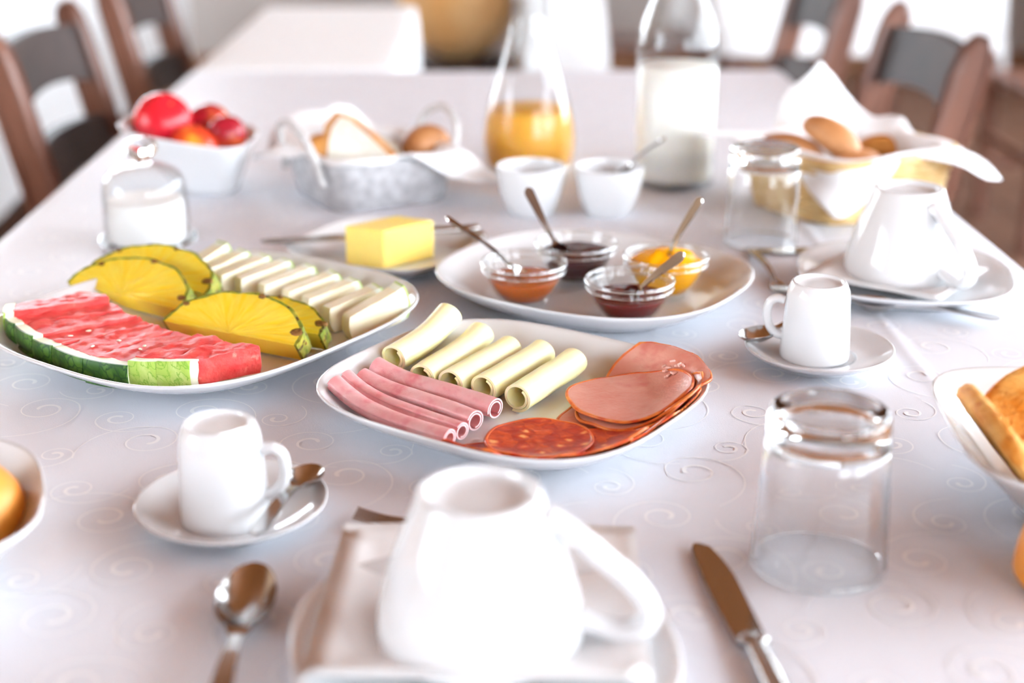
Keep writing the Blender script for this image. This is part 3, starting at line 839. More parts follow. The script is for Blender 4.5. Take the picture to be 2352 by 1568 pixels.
def spoon(label, L, bl, bw, group='spoons', depth=None):
    t = thing('spoon', label, 'spoon', (0, 0, 0), 0, group)
    dp = depth or bw * .32
    xb = L - bl
    hw = bw * .26
    def w(x):
        if x < xb:
            e = min(1, x / (hw * 1.4)); k = x / xb
            base = hw * (1 - k) + bw * .085 * k + 0.0 
            if k > .9: base += (bw * .14) * ((k - .9) / .1) ** 2
            return base * math.sqrt(max(.02, 1 - (1 - e) ** 2))
        s = (x - xb) / bl
        e = math.sqrt(max(0, 1 - (2 * s - 1) ** 2 * .985)) * (1 - .10 * (2 * s - 1))
        return max(bw * .5 * e, bw * .225 if s < .03 else 0.0006)
    def z(x):
        if x < xb:
            k = x / xb
            return dp * .85 + .0016 + L * .045 * math.sin(PI * min(1, k * 1.02)) * k - .0 + (1 - k) ** 2 * L * -.0
        return dp + .0016
    def d(x):
        if x < xb: return 0.0
        s = (x - xb) / bl
        return dp * max(0, math.sin(PI * min(1, max(0, s)) ** .9)) ** .8
    mesh('handle', sheet(w, z, d, 0, xb, 28, .0016, 6), 'steel', t, sharp=60)
    mesh('spoon_bowl', sheet(w, z, d, xb, L, 26, .0011, 12), 'steel', t, sharp=60)
    return t

def fork(label, L, group='forks'):
    t = thing('fork', label, 'fork', (0, 0, 0), 0, group)
    xh = L * .70; hw = L * .034
    def w(x):
        e = min(1, x / (hw * 1.4)); k = x / xh
        return (hw * (1 - k) + L * .013 * k) * math.sqrt(max(.02, 1 - (1 - e) ** 2))
    zf_ = lambda x: .004 + L * .05 * math.sin(PI * min(1, x / xh)) * (x / xh)
    mesh('handle', sheet(w, zf_, lambda x: 0, 0, xh, 22, .0016, 6), 'steel', t, sharp=60)
    x1 = L * .80; W = L * .052
    w2 = lambda x: L * .013 + (W - L * .013) * min(1, (x - xh) / (x1 - xh) * 1.15) ** .7
    z2 = lambda x: .004 - .0025 * math.sin(PI * (x - xh) / (L - xh)) + .0035 * ((x - xh) / (L - xh)) ** 2
    mesh('fork_head', sheet(w2, z2, lambda x: .001, xh, x1, 10, .0014, 8), 'steel', t, sharp=60)
    for k in range(4):
        yc = (k - 1.5) * W * .54
        wt = lambda x: W * .17 * (1 - .6 * max(0, (x - x1) / (L - x1) - .5))
        V, F = sheet(wt, z2, lambda x: 0, x1 - .0005, L, 10, .0014, 2)
        mesh('tine', ([(x, y + yc, z) for x, y, z in V], F), 'steel', t, sharp=60)
    return t

def knife(label, L, group='knives', bh=.010, hand=1):
    t = thing('knife', label, 'knife', (0, 0, 0), 0, group)
    xh = L * .48
    def blade(u, v):
        x = xh + (L - xh) * u
        back = bh * .75 * (1 - max(0, (u - .55) / .45) ** 2 * .95); edge = -bh * (0.85 + .15 * math.sin(PI * u)) * (1 if u < .93 else 1 - ((u - .93) / .07) ** 2 * .25)
        if u > .55: edge = edge
        y = edge + (back - edge) * v
        if u >= .999: y = edge + (back - edge) * v * .4
        return (x, y * hand, .0032)
    a = grid(blade, 22, 4)
    V = a[0] + [(x, y, z - .0014) for x, y, z in a[0]]; k = len(a[0]); w = 5
    F = list(a[1]) + [tuple(i + k for i in q[::-1]) for q in a[1]]
    for i in range(22):
        for j, s in ((0, 1), (4, -1)):
            p, q = i * w + j, (i + 1) * w + j
            F.append((p, p + k, q + k, q) if s > 0 else (q, q + k, p + k, p))
    for j in range(4):
        F.append((j, j + 1, j + 1 + k, j + k)); p = 22 * w + j; F.append((p + 1, p, p + k, p + 1 + k))
    mesh('blade', (V, F), 'steel', t, sharp=40)
    hp = [(x * xh, 0, .0042) for x in (0, .03, .1, .4, .8, .93, 1.0)]
    mesh('handle', tube(hp, [.0015, .0032, .0038, .0036, .0030, .0028, .0032], 14, wide=1.9), 'steel', t)
    mesh('bolster', tube([(xh - .004, 0, .0038), (xh + .003, 0, .0034)], [.0036, .0030], 14, wide=2.4), 'steel', t)
    return t

def lay(t, p0, p1, z=TZ + .0006, roll=0.0, z1=None):
    """handle end at p0, pointing to p1"""
    d = Vector((p1[0] - p0[0], p1[1] - p0[1], (z1 - z) if z1 is not None else 0))
    X = d.normalized(); Y = Vector((0, 0, 1)).cross(X).normalized(); Z = X.cross(Y)
    m = Matrix((X, Y, Z)).transposed() @ Matrix.Rotation(roll, 3, 'X')
    t.rotation_euler = m.to_euler(); t.location = (p0[0], p0[1], z)
    return t

lay(spoon('steel dessert spoon lying in the left foreground', .190, .068, .032), (-.123, .518), (-.1275, .708))
lay(knife('steel table knife lying right of the front plate', .205, bh=.0105, hand=-1), (.147, .537), (.1305, .741))
lay(fork('steel dessert fork lying behind the large front cup', .150), (.071, .7515), (-.079, .777))
lay(spoon('steel dessert spoon lying in front of the right hand plate', .125, .040, .028), (.437, 1.121), (.322, 1.173))
lay(knife('steel knife beside the far upturned tumbler', .185), (.452, 1.352), (.266, 1.343))
lay(fork('steel dessert fork left of the right hand plate', .150), (.268, 1.352), (.273, 1.204))
# teaspoons on the saucers
lay(spoon('steel teaspoon on the lower left saucer beside the espresso cup', .105, .032, .022), (-.128, .716), (-.106, .817), TZ + .0185, z1=TZ + .0125)
lay(spoon('steel teaspoon on the right saucer behind the espresso cup handle', .105, .034, .024), (.294, 1.098), (.208, 1.046), TZ + .019, z1=TZ + .0135)
# butter knife across the butter plate
lay(knife('steel butter knife resting across the butter plate behind the butter', .215, bh=.011), (.000, 1.366), (-.209, 1.321), TZ + .0195)

# ================================================================== JAM BOWLS
GB = smooth_prof([(0, .0022), (.014, .002), (.0175, 0), (.0195, .001), (.0225, .006), (.0285, .0165), (.0335, .0255), (.0352, .0275), (.0362, .029), (.0362, .0335), (.0372, .0355), (.0374, .0372), (.0366, .0382), (.0352, .0375), (.0340, .031), (.0310, .0240), (.0255, .0140), (.0195, .0065), (.013, .0045), (0, .0042)], 2)
jams = [('apricot', .038, 1.176, 'jam_apricot', 'amber apricot jam in the leftmost glass bowl', 'small glass bowl of amber jam on the left of the jam platter', .024),
        ('black', .087, 1.236, 'jam_black', 'blackish berry jam in the rear glass bowl', 'small glass bowl of dark berry jam at the back of the platter', .029),
        ('orange', .163, 1.194, 'jam_orange', 'bright yellow orange marmalade heaped in the right glass bowl', 'small glass bowl of yellow marmalade on the right of the platter', .031),
        ('red', .124, 1.124, 'jam_red', 'deep red berry jam in the front glass bowl', 'small glass bowl of dark red jam at the front of the platter', .024)]
IN = [(.0042, .013), (.0065, .0195), (.0140, .0255), (.0240, .0310), (.031, .0340), (.036, .035)]
for nm, x, y, m, jl, bl, lev in jams:
    zb = JAM.z(x, y) + .0004
    jb = thing('jam_bowl', bl, 'bowl', (x, y, zb), 0, 'small glass jam bowls')
    mesh('bowl_wall', lathe(GB, 56), 'thin_glass', jb)
    for rr_, hh_, tt_ in ((.0366, .0372, .0014), (.0362, .0312, .0011)):
        mesh('rim_band', tube([(rr_ * math.cos(2 * PI * k / 64), rr_ * math.sin(2 * PI * k / 64), hh_) for k in range(64)], tt_, 10, closed=True), 'glass', jb)
    rows = [(0, .0041)]
    for h in (.0045, .0065, .010, .0140, .019, lev - .001):
        rows.append((interp(IN, h) + .0002, h))
    rl = interp(IN, lev)
    heap = .012 if nm == 'orange' else .0015
    for q in (.97, .85, .7, .5, .3, .12): rows.append((rl * q, lev + heap * (1 - q * q)))
    rows.append((0, lev + heap))
    V, F = lathe(rows, 44)
    V2 = []
    for (a, b, c) in V:
        if c > lev - .0005:
            k = .0065 if nm == 'orange' else .0016
            c += k * noise.noise(Vector((a * 75 + x * 9, b * 75, x * 31))) * (1 - (math.hypot(a, b) / .036) ** 4)
        V2.append((a, b, c))
    one('jam', (V2, F), m, jl, 'jam', (x, y, zb), 0, 'jams in glass bowls')
def jam_spoon(label, a, b, L=.10, roll=0.0):
    t = spoon(label, L, .028, .019, 'jam spoons')
    av, bv = Vector(a), Vector(b)
    d = (bv - av).normalized(); a2 = bv - d * L
    lay(t, a2, b, a2.z, roll, b[2])
    return t
jam_spoon('thin steel spoon handle leaning left out of the amber jam', (-.030, 1.190, .825), (.046, 1.170, .7695))
jam_spoon('coppery steel spoon standing in the dark berry jam', (.045, 1.249, .840), (.082, 1.232, .7695), .085, R(75))
jam_spoon('coppery steel spoon standing in the yellow marmalade', (.190, 1.179, .842), (.157, 1.192, .769), .09, R(-50))
jam_spoon('short steel spoon leaning right out of the red jam', (.156, 1.100, .8115), (.118, 1.122, .769), .08, R(-55))
jam_spoon('small spoon leaning right out of the sugar bowl by the milk', (.191, 1.45, .837), (.150, 1.502, .785), .09)

# ================================================================== BUTTER
def bwarp(p, u, v, w):
    k = 0.0008 * nz(p, 60, 2)
    return p + Vector((k, -k, k if w > .5 else 0))
bz = TZ + .0048
A, B, C = Vector((-.128, 1.304, bz)), Vector((-.091, 1.286, bz)), Vector((-.044, 1.324, bz))
D = A + C - B; h_ = Vector((0, 0, .038))
o = one('butter_block', hexa([A - A, B - A, D - A, C - A, A - A + h_, B - A + h_, D - A + h_, C - A + h_], 6, 8, 6, bwarp), 'butter', 'rectangular block of yellow butter on the small plate', 'butter', tuple(A), sharp=40)
bv = o.modifiers.new('soft_edges', 'BEVEL'); bv.width = .0016; bv.segments = 2; bv.limit_method = 'ANGLE'; bv.angle_limit = R(50)

# ================================================================== COLD CUTS
def roll_sheet(path, r, thick, turns, inner=.55, squash=1.0, nseg=36, a_start=-1.2):
    """a slice rolled into a tube: spiral section swept along the path"""
    P = [Vector(p) for p in path]; m = len(P)
    prof = []
    for i in range(nseg + 1):
        s = i / nseg
        prof.append((r * (1 - (1 - inner) * s ** 1.0), a_start + s * turns * 2 * PI))
    ring = [(q * math.cos(a), q * math.sin(a)) for q, a in prof] + [((q - thick) * math.cos(a), (q - thick) * math.sin(a)) for q, a in prof[::-1]]
    k = len(ring); V, F = [], []
    for i, p in enumerate(P):
        t = (P[min(i + 1, m - 1)] - P[max(i - 1, 0)]).normalized()
        s_ = t.cross(Vector((0, 0, 1))).normalized(); u = s_.cross(t)
        for (a, b) in ring:
            wob = 1 + .05 * nz(p * 1.0 + Vector((a, b, 0)), 60)
            V.append(tuple(p + s_ * (a * wob) + u * (b * wob * squash)))
    for i in range(m - 1):
        for j in range(k):
            j2 = (j + 1) % k
            F.append((i * k + j, i * k + j2, (i + 1) * k + j2, (i + 1) * k + j))
    side, h = F, nseg + 1
    ends = []
    for i in (0, m - 1):
        for j in range(nseg):
            q = (i * k + j, i * k + j + 1, i * k + k - 2 - j, i * k + k - 1 - j)
            ends.append(q if i else q[::-1])
    return V, side, ends

def rolled(name, label, cat, path, r, thick, turns, m_body, m_edge, group, inner=.6, squash=1.0, a_start=-1.2):
    V, side, ends = roll_sheet(path, r, thick, turns, inner, squash, a_start=a_start)
    p0 = path[0]
    t = thing(name, label, cat, (p0[0], p0[1], p0[2] - r), 0, group)
    mesh('rolled_slice', (V, side), m_body, t, world=True)
    hf = len(ends) // 2
    for part_ in (ends[:hf], ends[hf:]):
        used = sorted({i for q in part_ for i in q}); ix = {v: i for i, v in enumerate(used)}
        mesh('cut_edge', ([V[i] for i in used], [tuple(ix[i] for i in q) for q in part_]), m_edge, t, world=True, smooth=False)
    return t

cf_ = [(-.066, .997), (-.044, .972), (-.023, .961), (.001, .950), (.025, .931)]
cb_ = [(-.025, 1.062), (.000, 1.051), (.022, 1.031), (.047, 1.021), (.070, 1.003)]
nth = ('leftmost', 'second from left', 'middle', 'fourth from left', 'rightmost')
for i in range(5):
    r = .0121
    pts = []
    for k in range(9):
        s = k / 8
        x = cf_[i][0] + (cb_[i][0] - cf_[i][0]) * s; y = cf_[i][1] + (cb_[i][1] - cf_[i][1]) * s
        pts.append((x, y, COLD.z(x, y) + r * .93 + .0004))
    rolled('cheese_roll', 'pale yellow rolled cheese slice, %s of the five' % nth[i], 'cheese', pts, r, .0021, 1.45, 'cheese', 'cheese', 'rolled cheese slices', inner=.70, squash=.93, a_start=(-1.9, -1.6, -2.0, -1.7, -1.9)[i])
hl = [(-.104, .938), (-.098, .956), (-.087, .964), (-.078, .984)]
hr = [(-.021, .867), (-.013, .882), (-.004, .897), (.010, .918)]
hrad = (.0076, .0072, .0086, .0088)
hn = ('nearest the camera', 'second from the camera', 'third from the camera', 'nearest the cheese')
for i in range(4):
    r = hrad[i]; pts = []
    for k in range(15):
        s = k / 14
        x = hl[i][0] + (hr[i][0] - hl[i][0]) * s; y = hl[i][1] + (hr[i][1] - hl[i][1]) * s
        b = math.sin(PI * s) * (-.0025, .0, .003, .003)[i]
        x += b * .6; y += b * .8
        pts.append((x, y, COLD.z(x, y) + r * .95 + .0004))
    pts = [tuple(p) for p in pts]
    # soften the climb onto the rim
    zs = [p[2] for p in pts]
    for _ in range(3): zs = [zs[0]] + [max(zs[k], (zs[k - 1] + zs[k + 1]) / 2) for k in range(1, 14)] + [zs[14]]
    pts = [(p[0], p[1], z) for p, z in zip(pts, zs)]
    rolled('ham_roll', 'pink rolled ham slice, the one %s' % hn[i], 'ham', pts, r, .0012, 1.7, 'ham', 'ham_edge', 'rolled ham slices', inner=.62, squash=.95, a_start=(.3, .8, .4, -.2)[i])

def slice_disc(cx_, cy_, ra, rb, rot, lift, wav=0.0, seed=0.0, irr=.05, plat=COLD, thick=.0013, tilt=(0, 0), lim=.965):
    """thin oval slice draped on the platter: returns top+bottom mesh and the rim strip"""
    nr, na = 9, 56
    c, s = math.cos(rot), math.sin(rot)
    def P(q, a):
        k = 1 + irr * noise.noise(Vector((math.cos(a) * 1.3 + seed, math.sin(a) * 1.3, seed))) * 2
        u, v = ra * q * k * math.cos(a), rb * q * k * math.sin(a)
        x, y = cx_ + u * c - v * s, cy_ + u * s + v * c
        tt = plat.t(x, y)
        if tt > lim: x, y = plat.c[0] + (x - plat.c[0]) * lim / tt, plat.c[1] + (y - plat.c[1]) * lim / tt; tt = lim
        z = plat.z(x, y) + lift + wav * q * q * noise.noise(Vector((x * 45 + seed, y * 45, seed))) + tilt[0] * u + tilt[1] * v
        if tt > .985: z = max(z, TZ + .0300)
        return (x, y, max(z, plat.z(x, y) + .0002))
    V = [P(0, 0)]; F = []
    for i in range(1, nr + 1):
        for j in range(na): V.append(P(i / nr, 2 * PI * j / na))
    idx = lambda i, j: 0 if i == 0 else 1 + (i - 1) * na + j % na
    for j in range(na): F.append((0, idx(1, j), idx(1, j + 1)))
    for i in range(1, nr):
        for j in range(na): F.append((idx(i, j), idx(i + 1, j), idx(i + 1, j + 1), idx(i, j + 1)))
    top = [(x, y, z + thick) for x, y, z in V]; k = len(V)
    body = (top + V, F + [tuple(i + k for i in q[::-1]) for q in F])
    rimV, rimF = [], []
    for j in range(na):
        x, y, z = V[idx(nr, j)]; ix_, iy_, iz_ = V[idx(nr - 1, j)]
        dx, dy = x - ix_, y - iy_; l = math.hypot(dx, dy) or 1
        ox, oy = dx / l * .0007, dy / l * .0007
        rimV += [(x - ox * 2.2, y - oy * 2.2, z + thick + .00015), (x + ox, y + oy, z + thick), (x + ox, y + oy, z - .0001), (x - ox * 2.2, y - oy * 2.2, z - .0003)]
    for j in range(na):
        a, b = 4 * j, 4 * ((j + 1) % na)
        for q in range(4):
            q2 = (q + 1) % 4
            rimF.append((a + q, a + q2, b + q2, b + q))
    return body, (rimV, rimF)

pork = [  # cx, cy, ra, rb, rot, lift, wave, label tail
    (.128, .957, .048, .036, R(-65), .0045, .003, 'rearmost, curling up over the platter rim', (.0, .06)),
    (.108, .906, .050, .038, R(22), .0010, .0030, 'lowest at the front of the stack', (0, 0)),
    (.098, .911, .049, .037, R(26), .0036, .0045, 'second from the bottom of the stack', (0, 0)),
    (.112, .919, .048, .038, R(18), .0066, .0025, 'second from the top of the stack', (0, 0)),
    (.106, .931, .045, .044, R(15), .0096, .0015, 'on top of the stack', (0, 0))]
for i, (x, y, a, b, rot, lift, wav, tail, tilt) in enumerate(pork):
    body, rim = slice_disc(x, y, a, b, rot, lift, wav, i * 3.1 + 1, tilt=tilt, lim=1.01 if i == 0 else .965)
    t = thing('cured_loin_slice', 'thin pink cured loin slice with orange edge, ' + tail, 'cold cut', (x, y, COLD.z(x, y)), 0, 'cured loin slices')
    mesh('meat', body, 'pork', t, world=True); mesh('paprika_edge', rim, 'paprika', t, world=True)
    if i == 4:
        fl2 = []
        for q in range(14):
            px, py = .140 + random.uniform(-.007, .009), .962 + random.uniform(-.009, .009)
            zz = COLD.z(px, py) + lift + .002
            fl2.append(move(rbox(-.0022, .0022, -.0007, .0007, 0, .0016, .0003), (px, py, zz), random.uniform(0, 3)))
        mesh('fat_flakes', merge(*fl2), 'pork_fat', t, world=True)
chor = [(.003, .846, .030, R(0), .0012, 'leftmost, half under the ham rolls'), (.112, .857, .030, R(40), .0012, 'rightmost, climbing the platter rim'), (.066, .833, .031, R(80), .0030, 'at the platter front edge'), (.080, .858, .030, 0, .0048, 'right of the large one, below the loin'), (.038, .866, .036, R(30), .0070, 'uppermost and roundest of the chorizo')]
for i, (x, y, r, rot, lift, tail) in enumerate(chor):
    body, rim = slice_disc(x, y, r, r * .98, rot, lift, .0012, i * 2.3 + 40, irr=.02)
    t = thing('chorizo_slice', 'red chorizo slice with fat flecks, ' + tail, 'cold cut', (x, y, COLD.z(x, y)), 0, 'chorizo slices')
    mesh('meat', body, 'chorizo', t, world=True); mesh('casing', rim, 'casing', t, world=True)

# ================================================================== WATERMELON
def watermelon(label, r0, r1, t0, t1, z0, z1, skin, i):
    """wedge bar: rind edge r0-r1, inner end t0-t1"""
    cxy = ((r0[0] + r1[0]) / 2, (r0[1] + r1[1]) / 2)
    t = thing('watermelon_slice', label, 'watermelon', (cxy[0], cxy[1], z0), 0, 'watermelon slices')
    def corner(s, side, z):
        a, b = (r0, t0) if side == 0 else (r1, t1)
        return (a[0] + (b[0] - a[0]) * s, a[1] + (b[1] - a[1]) * s, z)
    def seg(s0, s1):
        return [corner(s0, 0, z0), corner(s1, 0, z0), corner(s0, 1, z0), corner(s1, 1, z0), corner(s0, 0, z1), corner(s1, 0, z1), corner(s0, 1, z1), corner(s1, 1, z1)]
    dx, dy = t0[0] + t1[0] - r0[0] - r1[0], t0[1] + t1[1] - r0[1] - r1[1]
    l = math.hypot(dx, dy) / 2; ux, uy = dx / 2 / l, dy / 2 / l
    def bulge(p, u, v, w, amt=.003):
        k = amt * (4 * v * (1 - v) * .5 + 4 * w * (1 - w) * .35)
        return p - Vector((ux, uy, 0)) * k
    sk, wh = .0014 / l, .0080 / l
    def wskin(p, u, v, w): return bulge(p, u, v, w)
    def wwhite(p, u, v, w): return bulge(p, u, v, w, .003 * (1 - u)) + (Vector((ux, uy, 0)) * (.0025 * nz(p, 90, i) if u > .9 else 0))
    def wflesh(p, u, v, w):
        k = .0011 * nz(p, 160, i) + .0018 * nz(p, 55, i + 5)
        q = p + Vector((0, 0, k if w > .5 else 0))
        if u > .95: q += Vector((ux, uy, 0)) * k * 1.5
        if v < .02 or v > .98: q += Vector((-uy, ux, 0)) * k * (.7 if v > .5 else -.7)
        if u < .05: q += Vector((ux, uy, 0)) * (.0025 * nz(p, 90, i) - .0006)
        return q
    mesh('skin', hexa(seg(0, sk), 1, 10, 8, wskin), skin, t, world=True, sharp=50)
    mesh('white_rind', hexa(seg(sk, wh), 3, 10, 8, wwhite), 'wm_white', t, world=True, sharp=50)
    mesh('flesh', hexa(seg(wh, 1.0), 26, 14, 10, wflesh), 'wm_flesh', t, world=True, sharp=50)
    return t
zf = TZ + .0085
wl = [
 ('light skinned watermelon slice at the front right end of its row', (-.212, .9685), (-.2352, .9690), (-.166, .998), (-.192, 1.013), zf + .005, .7842, 'rind_light'),
 ('light skinned watermelon slice, second from the front right end', (-.2358, .9690), (-.2565, .9720), (-.1926, 1.0135), (-.2165, 1.029), zf + .005, .7838, 'rind_light'),
 ('dark skinned watermelon slice touching the light skinned ones', (-.2572, .9700), (-.2925, .9855), (-.2170, 1.0295), (-.2375, 1.045), zf + .003, .7805, 'rind_dark'),
 ('dark skinned watermelon slice, second left of the light skinned ones', (-.2931, .9860), (-.3225, 1.0115), (-.2381, 1.0456), (-.2565, 1.061), zf + .004, .7803, 'rind_dark'),
 ('dark skinned watermelon slice, third left of the light skinned ones', (-.3230, 1.0120), (-.3415, 1.0268), (-.2570, 1.0616), (-.2720, 1.073), zf + .005, .7812, 'rind_dark'),
 ('dark skinned watermelon slice raised on another at the left platter edge', (-.3420, 1.0275), (-.3625, 1.0520), (-.2726, 1.0736), (-.2860, 1.084), zf + .011, .7835, 'rind_dark'),
 ('thin watermelon slice lying lowest at the left platter edge', (-.3425, 1.0285), (-.3590, 1.0460), (-.2800, 1.074), (-.2900, 1.082), zf + .0015, zf + .0105, 'rind_dark'),
 ('watermelon slice behind the row with its pointed end to the pineapple', (-.3635, 1.0535), (-.3740, 1.0660), (-.2870, 1.0850), (-.3000, 1.103), zf + .006, .7845, 'rind_dark'),
 ('pale skinned watermelon slice at the left edge of the photo', (-.3748, 1.0670), (-.3800, 1.0900), (-.3010, 1.1040), (-.3200, 1.122), zf + .010, .7885, 'rind_light')]
for i, (lab, *a) in enumerate(wl):
    t = watermelon(lab, *a, i)
    for q in range(2 if i in (2, 3, 4) else 0):       # pale soft seeds on the cut face
        u, v = random.uniform(.2, .6), random.uniform(.25, .75)
        x = (a[0][0] * (1 - v) + a[1][0] * v) * (1 - u) + (a[2][0] * (1 - v) + a[3][0] * v) * u
        y = (a[0][1] * (1 - v) + a[1][1] * v) * (1 - u) + (a[2][1] * (1 - v) + a[3][1] * v) * u
        sv_, sf_ = lathe([(0, -.0016), (.0011, -.0008), (.0013, .0004), (.0007, .0018), (0, .0024)], 10)
        mesh('seed', move(([(z * 1.1, x_, y_ * .5) for x_, y_, z in sv_], sf_), (x, y, a[5] + .0006), random.uniform(0, 6)), 'wm_white', t, world=True)

# ================================================================== PINEAPPLE
def pineapple(label, p0, p1, zc, ra_k, tilt, thick, i):
    """half slice: chord p0-p1 (front upper edge), disc leaning back by tilt from horizontal"""
    p0, p1 = Vector((*p0, zc)), Vector((*p1, zc))
    ch = (p1 - p0); ra = ch.length / 2; ch.normalize()
    back = Vector((-ch.y, ch.x, 0))
    if back.y < 0: back = -back
    mid = (p0 + p1) / 2
    U = back * math.cos(tilt) + Vector((0, 0, math.sin(tilt)))          # up the slice
    Nn = -back * math.sin(tilt) + Vector((0, 0, math.cos(tilt)))         # face normal
    rb = ra * ra_k
    t = thing('pineapple_slice', label, 'pineapple', (mid.x, mid.y, zc - .015), 0, 'half pineapple slices')
    na, nr = 40, 12
    def arc(a): return 1 + .012 * math.sin(a * 11 + i) + .02 * noise.noise(Vector((math.cos(a) * 3 + i, math.sin(a) * 3, i)))
    def P(q, a, k):
        r = q * arc(a)
        p = mid + ch * (ra * r * math.cos(a)) + U * (rb * r * math.sin(a)) - Nn * (thick * k)
        bump_ = (.0010 * noise.noise(Vector((a * 9, q * 3, i))) + .0007 * nz(p, 180, i)) if k == 0 and 0 < q < .97 else 0
        return tuple(p + Nn * bump_)
    V, F = [], []
    for k in (0, 1):
        for j in range(na + 1):
            a = PI * j / na
            for q in range(nr + 1): V.append(P(q / nr * .965, a, k))
    w = nr + 1; half = (na + 1) * w
    for j in range(na):
        for q in range(nr):
            a, b, c, d = j * w + q, j * w + q + 1, (j + 1) * w + q + 1, (j + 1) * w + q
            F.append((a, b, c, d)); F.append((a + half, d + half, c + half, b + half))
    for q in range(nr):
        F.append((q, q + half, q + 1 + half, q + 1)); e = na * w + q
        F.append((e, e + 1, e + 1 + half, e + half))
    for j in range(na): e = j * w + nr; g = (j + 1) * w + nr; F.append((e, e + half, g + half, g))
    fo = mesh('flesh', (V, F), 'pine_flesh', t, world=True, sharp=45)
    uv = fo.data.uv_layers.new(name='fibre')
    for lp in fo.data.loops:
        k = lp.vertex_index % half
        uv.data[lp.index].uv = ((k // w) / na, (k % w) / nr)
    # skin band round the arc, scalloped
    SV, SF = [], []; nk = 8; ns = na * 2
    for j in range(ns + 1):
        a = PI * j / ns
        for k in range(nk + 1):
            for out in (0, 1):
                q = .9655 if out == 0 else 1.0 + .018 * abs(math.sin(a * 9 + (k // 4) * .8)) + .012 * noise.noise(Vector((a * 14, k * .9, i)))
                SV.append(P(q, a, k / nk))
    ww = (nk + 1) * 2
    for j in range(ns):
        for k in range(nk):
            for out in (0, 1):
                e = j * ww + 2 * k + out; f_ = e + ww
                SF.append((e, f_, f_ + 2, e + 2) if out else (e, e + 2, f_ + 2, f_))
        e = j * ww; SF.append((e, e + ww, e + ww + 1, e + 1)); e = j * ww + 2 * nk; SF.append((e, e + 1, e + ww + 1, e + ww))
    for j in (0, ns):
        for k in range(nk):
            e = j * ww + 2 * k; SF.append((e, e + 1, e + 3, e + 2))
    sko = mesh('skin', (SV, SF), 'pine_skin', t, world=True, sharp=60)
    rnd = random.Random(i * 13 + 5)
    for a, q_, k_ in ((.42, .93, 0), (1.55, .955, 0), (.12, .97, .45), (2.5, .96, 0)):
        a += rnd.uniform(-.12, .12)
        c = Vector(P(q_, a, k_)) - t.location; s = rnd.uniform(.0030, .0050) * (1.25 if k_ == 0 and a < 1 else .8)
        ev, ef = lathe([(0, -.0012), (s, -.0008), (s * .8, .0008), (s * .4, .0005), (0, .0011)], 9)
        mm = Matrix((ch, U, Nn)).transposed()
        mesh('eye', ([tuple(mm @ Vector((x * (1.2 + .5 * nz((x, y, a), 500)), y * .8 * (1 + .5 * nz((y, x, a), 500)), z)) + c) for x, y, z in ev], ef), 'pine_eye', sko)
    return t
pineapple('half pineapple slice at the rear left, behind another one', (-.350, 1.228), (-.232, 1.148), .777, .60, R(30), .017, 1)
pineapple('large half pineapple slice at the left behind the watermelon', (-.362, 1.196), (-.248, 1.117), .7735, .64, R(30), .017, 2)
pineapple('half pineapple slice peeking out behind the front one', (-.222, 1.108), (-.126, 1.053), .7735, .58, R(26), .017, 3)
pineapple('half pineapple slice at the front right of the fruit platter', (-.256, 1.088), (-.141, 1.027), .7740, .66, R(31), .018, 4)

# ================================================================== MELON
near = [(-.262, 1.222), (-.246, 1.212), (-.228, 1.200), (-.209, 1.189), (-.186, 1.171), (-.163, 1.153), (-.144, 1.133), (-.124, 1.107), (-.106, 1.085)]
far = [(-.232, 1.254), (-.212, 1.243), (-.191, 1.232), (-.170, 1.218), (-.147, 1.200), (-.124, 1.181), (-.105, 1.160), (-.084, 1.135), (-.064, 1.111)]
ml = ('rearmost', 'second from the rear', 'third from the rear', 'fourth from the rear', 'fifth from the rear', 'sixth from the rear', 'third from the front', 'second from the front', 'frontmost')
for i in range(9):
    a, b = Vector((*near[i], 0)), Vector((*far[i], 0))
    d = (b - a).normalized(); s = Vector((d.y, -d.x, 0))       # to the right/front
    z0 = TZ + .0082
    rise = max(0, FRUIT.z(b.x, b.y) - TZ - .0085) * .8
    hn_, hf = .019, .026
    wn, wf = .0075, .0088
    t = thing('melon_slice', 'pale melon slice with green rind, %s of the row' % ml[i], 'melon', (a.x, a.y, z0), 0, 'pale melon slices')
    L_ = (b - a).length
    lean = s * -.004
    def sec(k):
        p = a + d * (L_ * k); w_ = wn + (wf - wn) * k; h = hn_ + (hf - hn_) * k
        zb = z0 + rise * k * k
        return [p - s * w_ + Vector((0, 0, zb)), p + s * w_ + Vector((0, 0, zb)), p - s * w_ * .82 + lean + Vector((0, 0, zb + h)), p + s * w_ * .82 + lean + Vector((0, 0, zb + h))]
    def blk(k0, k1):
        A_, B_ = sec(k0), sec(k1)
        return [A_[0], B_[0], A_[1], B_[1], A_[2], B_[2], A_[3], B_[3]]
    def wp(p, u, v, w, k0=0, k1=1):
        k = k0 + (k1 - k0) * u
        return p + d * (.006 * 4 * w * (1 - w) * (k - .35)) + Vector((0, 0, .0006 * nz(p, 90, i) if w > .5 else 0))
    mesh('flesh', hexa(blk(0, .86), 10, 4, 6, lambda p, u, v, w: wp(p, u, v, w, 0, .86)), 'melon_flesh', t, world=True, sharp=50)
    mesh('pale_rind', hexa(blk(.86, .965), 3, 4, 6, lambda p, u, v, w: wp(p, u, v, w, .86, .965)), 'melon_pale', t, world=True, sharp=50)
    mesh('skin', hexa(blk(.965, 1.0), 1, 4, 6, lambda p, u, v, w: wp(p, u, v, w, .965, 1.)), 'melon_skin', t, world=True, sharp=50)

